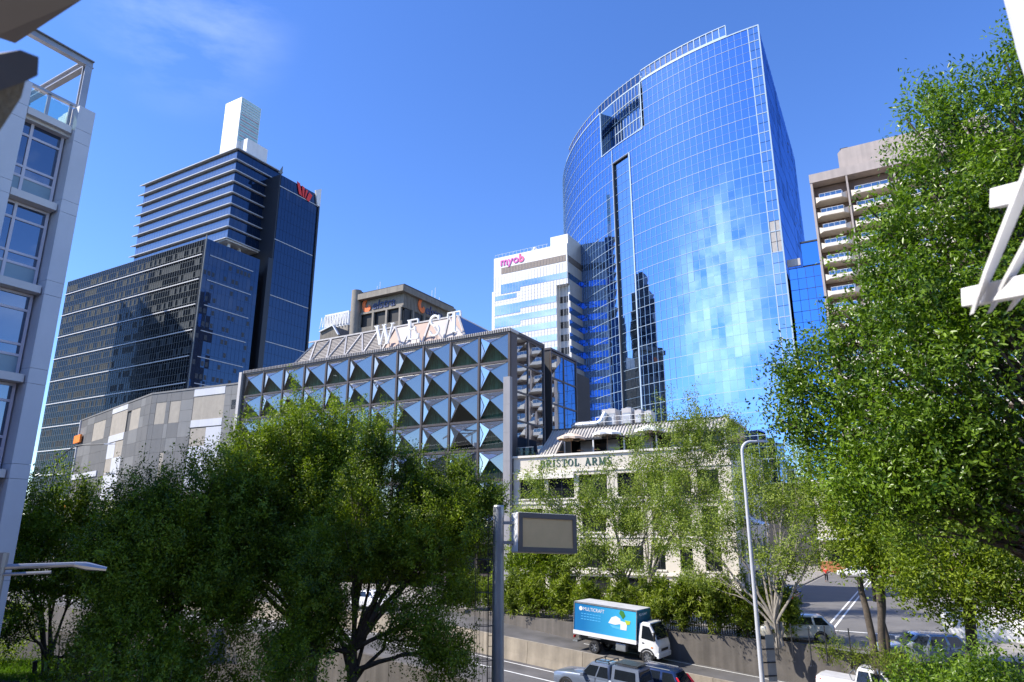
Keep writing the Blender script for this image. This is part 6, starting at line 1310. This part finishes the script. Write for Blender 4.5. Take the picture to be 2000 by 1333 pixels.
# message sign on its pole, and the caged ladder beside it
q = P(972, 1333, 28); t = thing('message_sign', 'blank electronic message sign cantilevered from a grey steel pole', 'sign', (q.x, q.y, -2.4)); zt_ = P(972, 990, 28).z+2.4
MB().tube([(0, 0, 0), (0, 0, zt_)], [.25, .215], 18).build('pole', M['grey_metal'], t, smooth=40); MB().lathe([(0, 0), (.45, 0), (.45, .06), (.27, .08), (0, .08)], n=16).build('base_plate', M['galvanised'], t); MB().lathe([(0, 0), (.225, 0), (.2, .05), (0, .07)], n=16, at=(0, 0, zt_)).build('pole_cap', M['galvanised'], t)
mat('sign_face', (.82, .54, .26), .85, var=.05, scale=2, spec=.1); mat('sign_frame', (.17, .13, .10), .5, var=.08)
zc = (P(1065, 1042, 28).z)+2.4; yaw = 24; hd = MB().box(.0, 2.62, -.30, .30, -.72, .80).build('cabinet', M['white_metal'], t, bevel=.05, loc=(.62, -.12, zc)); hd.rotation_euler = (math.radians(-4), math.radians(2.2), math.radians(yaw))
fr = MB(); [fr.box(*b) for b in ((.03, 2.6, -.38, -.303, .58, .78), (.03, 2.6, -.38, -.303, -.70, -.52), (.03, .2, -.38, -.303, -.52, .58), (2.43, 2.6, -.38, -.303, -.52, .58))]; fr.build('frame', M['sign_frame'], hd); MB().box(.2, 2.43, -.345, -.303, -.52, .58).build('display', M['sign_face'], hd)
for dz_ in (-.35, .4): MB().bar((.1, -.02, zc+dz_), (.75, -.08, zc+dz_), .12, .12).build('bracket', M['galvanised'], t)
q = P(945, 1333, 28.0); t = thing('caged_ladder', 'slender black caged access ladder standing beside the sign pole', 'ladder', (q.x-.08, q.y-.05, -2.4)); zt_ = P(945, 1005, 28).z+2.4
for x in (.22, .42): MB().tube([(x, .12, 0), (x, .12, zt_)], .022, 6).build('stile', M['dark_metal'], t)
for i in range(28): MB().tube([(.22, .12, .5+i*.37), (.42, .12, .5+i*.37)], .012, 5).build('rung', M['dark_metal'], t)
hoop = [(.32+.36*math.cos(a), .05+.36*math.sin(a)) for a in [math.pi*(i/8)+math.pi*.98 for i in range(9)]]; hoop = [(x-.25, y) for x, y in hoop]
for i in range(8): MB().tube([(.22, .12, 2+i*1.2)]+[(x, y, 2+i*1.2) for x, y in hoop]+[(.42, .12, 2+i*1.2)], .014, 5).build('hoop', M['dark_metal'], t)
for x, y in hoop[::1]: MB().tube([(x, y, 1.6), (x, y, zt_-.1)], .009, 4).build('cage_bar', M['dark_metal'], t)
# palisade fence on the wall
fe = thing('palisade_fence', 'dark palisade fence among the bamboo above the retaining wall', 'fence', RD(0, 3.3, TZ)); o0 = Vector(fe.location)
pk = MB().box(-.025, .025, -.012, .012, 0, 1.75).mesh('picket', M['dark_metal']); ps = MB().box(-.05, .05, -.05, .05, 0, 2.0).mesh('post', M['dark_metal'])
s = -20.
while s < 11:
    p = RD(s, wall_n(s)+1.75, TZ)-o0; link('post', ps, fe, p, (0, 0, RA))
    p2 = RD(s+2.4, wall_n(s+2.4)+1.75, TZ)-o0
    for z in (.35, 1.5): MB().bar(p+Vector((0, 0, z)), p2+Vector((0, 0, z)), .03, .05).build('rail', M['dark_metal'], fe)
    for i in range(1, 16): link('picket', pk, fe, p.lerp(p2, i/16), (0, 0, RA))
    s += 2.4
for i, (px, py) in enumerate([(1521, 1283), (1550, 1288), (1617, 1296), (1665, 1300), (1585, 1290)]):
    q = P(px, py, 39.5-i*.3); t = thing('fence_post', ORD[[0,1,3,4,2][i]]+' thin black fence post from the left on the verge', 'post', (q.x, q.y, TZ), random.uniform(0, 90), 'bare fence posts on the verge'); t.rotation_euler[1] = random.uniform(-.03, .03)
    MB().tube([(0, 0, 0), (0, 0, 1.75)], .03, 6).build('shaft', M['dark_metal'], t); MB().box(-.09, .09, -.09, .09, 0, .02).build('foot_plate', M['dark_metal'], t)
# lattice arch far left
q = P(45, 975, 150); t = thing('lattice_mast', 'pale blue curved lattice mast low at the far left skyline', 'mast', (q.x, q.y, TZ), 20); zt_ = P(45, 925, 150).z-TZ
for x in (-.9, 0, .9): MB().tube([(x, 0, 0), (x, 0, zt_-1.2), (x+.3, 0, zt_-.3), (x+.9, 0, zt_)], .09, 5).build('chord', M['grey_metal'], t)
m = MB(); [m.tube([(-.9, 0, i*1.6), (.9, 0, i*1.6+1.6)], .05, 4) for i in range(int(zt_/1.6)-1)]; m.build('lacing', M['grey_metal'], t)
# buildings low behind the street and on the right
mat('brick_orange', (.42, .16, .07), .85, var=.2, scale=3, bump=.2)
lo = thing('street_end_building', 'low cream and brick building closing the end of the cross street', 'building', HG(24, 52, TZ), -30)
bx('wall', M['cream_render'], lo, 0, 45, 0, 12, 0, 13); bx('brick_plinth', M['brick_orange'], lo, -.05, 45.05, -.25, -.003, 0, 1.5); bx('awning', M['white_metal'], lo, 0, 22, -2.5, -.26, 4.6, 4.9)
for i in range(9):
    bx('shopfront', M['dark_window'], lo, 1+i*4.6, 4.6+i*4.6, -.12, -.004, 1.6, 4.3); bx('window', M['dark_window'], lo, 1.4+i*4.6, 3.6+i*4.6, -.1, -.004, 6.6, 9.4); bx('sill', M['cream_trim'], lo, 1.3+i*4.6, 3.7+i*4.6, -.2, -.003, 6.3, 6.56)
bx('cornice', M['cream_trim'], lo, -.2, 45.2, -.3, 12, 13, 13.5)
wr = thing('white_street_wall', 'bright white rendered wall behind the trunks at far right', 'wall', P(1800, 1200, 52)-Vector((0, 0, P(1800, 1200, 52).z-TZ)), -38)
bx('wall', M['white_paint'], wr, 1, 9, 0, .4, 0, 2.0); bx('coping', M['cream_trim'], wr, .9, 9.1, -.08, .48, 2.0, 2.15)
rb_ = thing('brown_street_building', 'plain shaded building filling the gaps behind the right hand trees', 'building', HG(44, 6, TZ), -30); bx('wall', M['flat_wall'], rb_, 0, 30, 0, 20, 0, 12)
for i in range(7):
    for z in (1.2, 5, 8.6): bx('window', M['dark_window'], rb_, 1.2+i*4, 3.6+i*4, -.06, -.004, z, z+2)
wt = thing('brick_side_building', 'low brick building across the street right of the pub', 'building', HG(41, 34, TZ), -30); bx('wall', M['flat_wall'], wt, 0, 18, 0, 16, 0, 9); bx('plinth', M['brick_orange'], wt, -.2, 18, -.2, -.003, 0, 1.2)
# ================================================================== FOREGROUND: edge of the photographer's own building
mat('eave_grey', (.21, .185, .17), .8, var=.08, scale=3); mat('weathered_timber', (.40, .32, .21), .85, var=.25, scale=5, bump=.3)
ev = thing('roof_eave', 'dark grey eave corner close overhead at the top left', 'eave', P(40, 30, 2.6)); o0 = Vector(ev.location)
q = [P(x, y, D)-o0 for x, y, D in ((-160, -140, 2.3), (180, -22, 2.6), (160, 0, 2.6), (30, 85, 2.75), (-10, 72, 2.75), (-160, 40, 2.5))]; MB().prism(q, (-.02, .06, .10)).build('soffit', M['eave_grey'], ev)
bk = thing('rafter_end', 'weathered tan rafter end poking in at the upper left edge', 'beam', P(20, 160, 2.0)); o0 = Vector(bk.location)
MB().prism([P(x, y, 1.95)-o0 for x, y in ((-80, 118), (-10, 108), (40, 98), (76, 112), (74, 148), (50, 160), (-80, 205))], (-.10, .05, .03)).build('cap', M['eave_grey'], bk)
MB().prism([P(x, y, 1.98)-o0 for x, y in ((-80, 175), (50, 158), (42, 190), (12, 238), (-30, 300), (-80, 330))], (-.08, .04, .02)).build('bracket', M['weathered_timber'], bk)
lv = thing('louvre_screen', 'white louvre sunshade blades on two rails at the right edge', 'louvre', P(1960, 480, 3.0)); o0 = Vector(lv.location)
mat('louvre_white', (.86, .86, .87), .4, var=.05, scale=4)
def rail(a, b, D0, D1, hh, nm): 
    A, B = P(*a, D0)-o0, P(*b, D1)-o0; MB().bar(A, B, .05, hh).build(nm, M['louvre_white'], lv, bevel=.004)
rail((1945, 388), (2100, 352), 3.0, 2.7, .075, 'rail'); rail((1889, 582), (2120, 535), 3.0, 2.6, .07, 'rail')
for (x0, y0), (x1, y1) in (((1898, 614), (2030, 290)), ((1932, 612), (2080, 350)), ((1970, 608), (2110, 420)), ((2010, 606), (2150, 440))):
    A, B = P(x0, y0, 2.92)-o0, P(x1, y1, 2.55)-o0; ax = (B-A); m = MB(); wv = Vector((.055, .02, .02)); th = Vector((0, -.012, 0)); rs = []
    for u, k in ((0, .05), (.12, .55), (.3, 1.), (.7, 1.25), (1, 1.3)): c = A+ax*u; rs.append([c-wv*k*.45-th, c+wv*k*.45-th, c+wv*k*.45+th, c-wv*k*.45+th])
    m.loft(rs); m.build('blade', M['louvre_white'], lv)
pn = thing('fascia_board', 'white fascia corner at the top right edge', 'fascia', P(1985, 40, 3.0)); o0 = Vector(pn.location)
MB().prism([P(x, y, 3.0)-o0 for x, y in ((1962, -30), (2080, -60), (2080, 260), (2012, 150), (1990, 80))], (.05, .08, .0)).build('panel', M['louvre_white'], pn, bevel=.004)
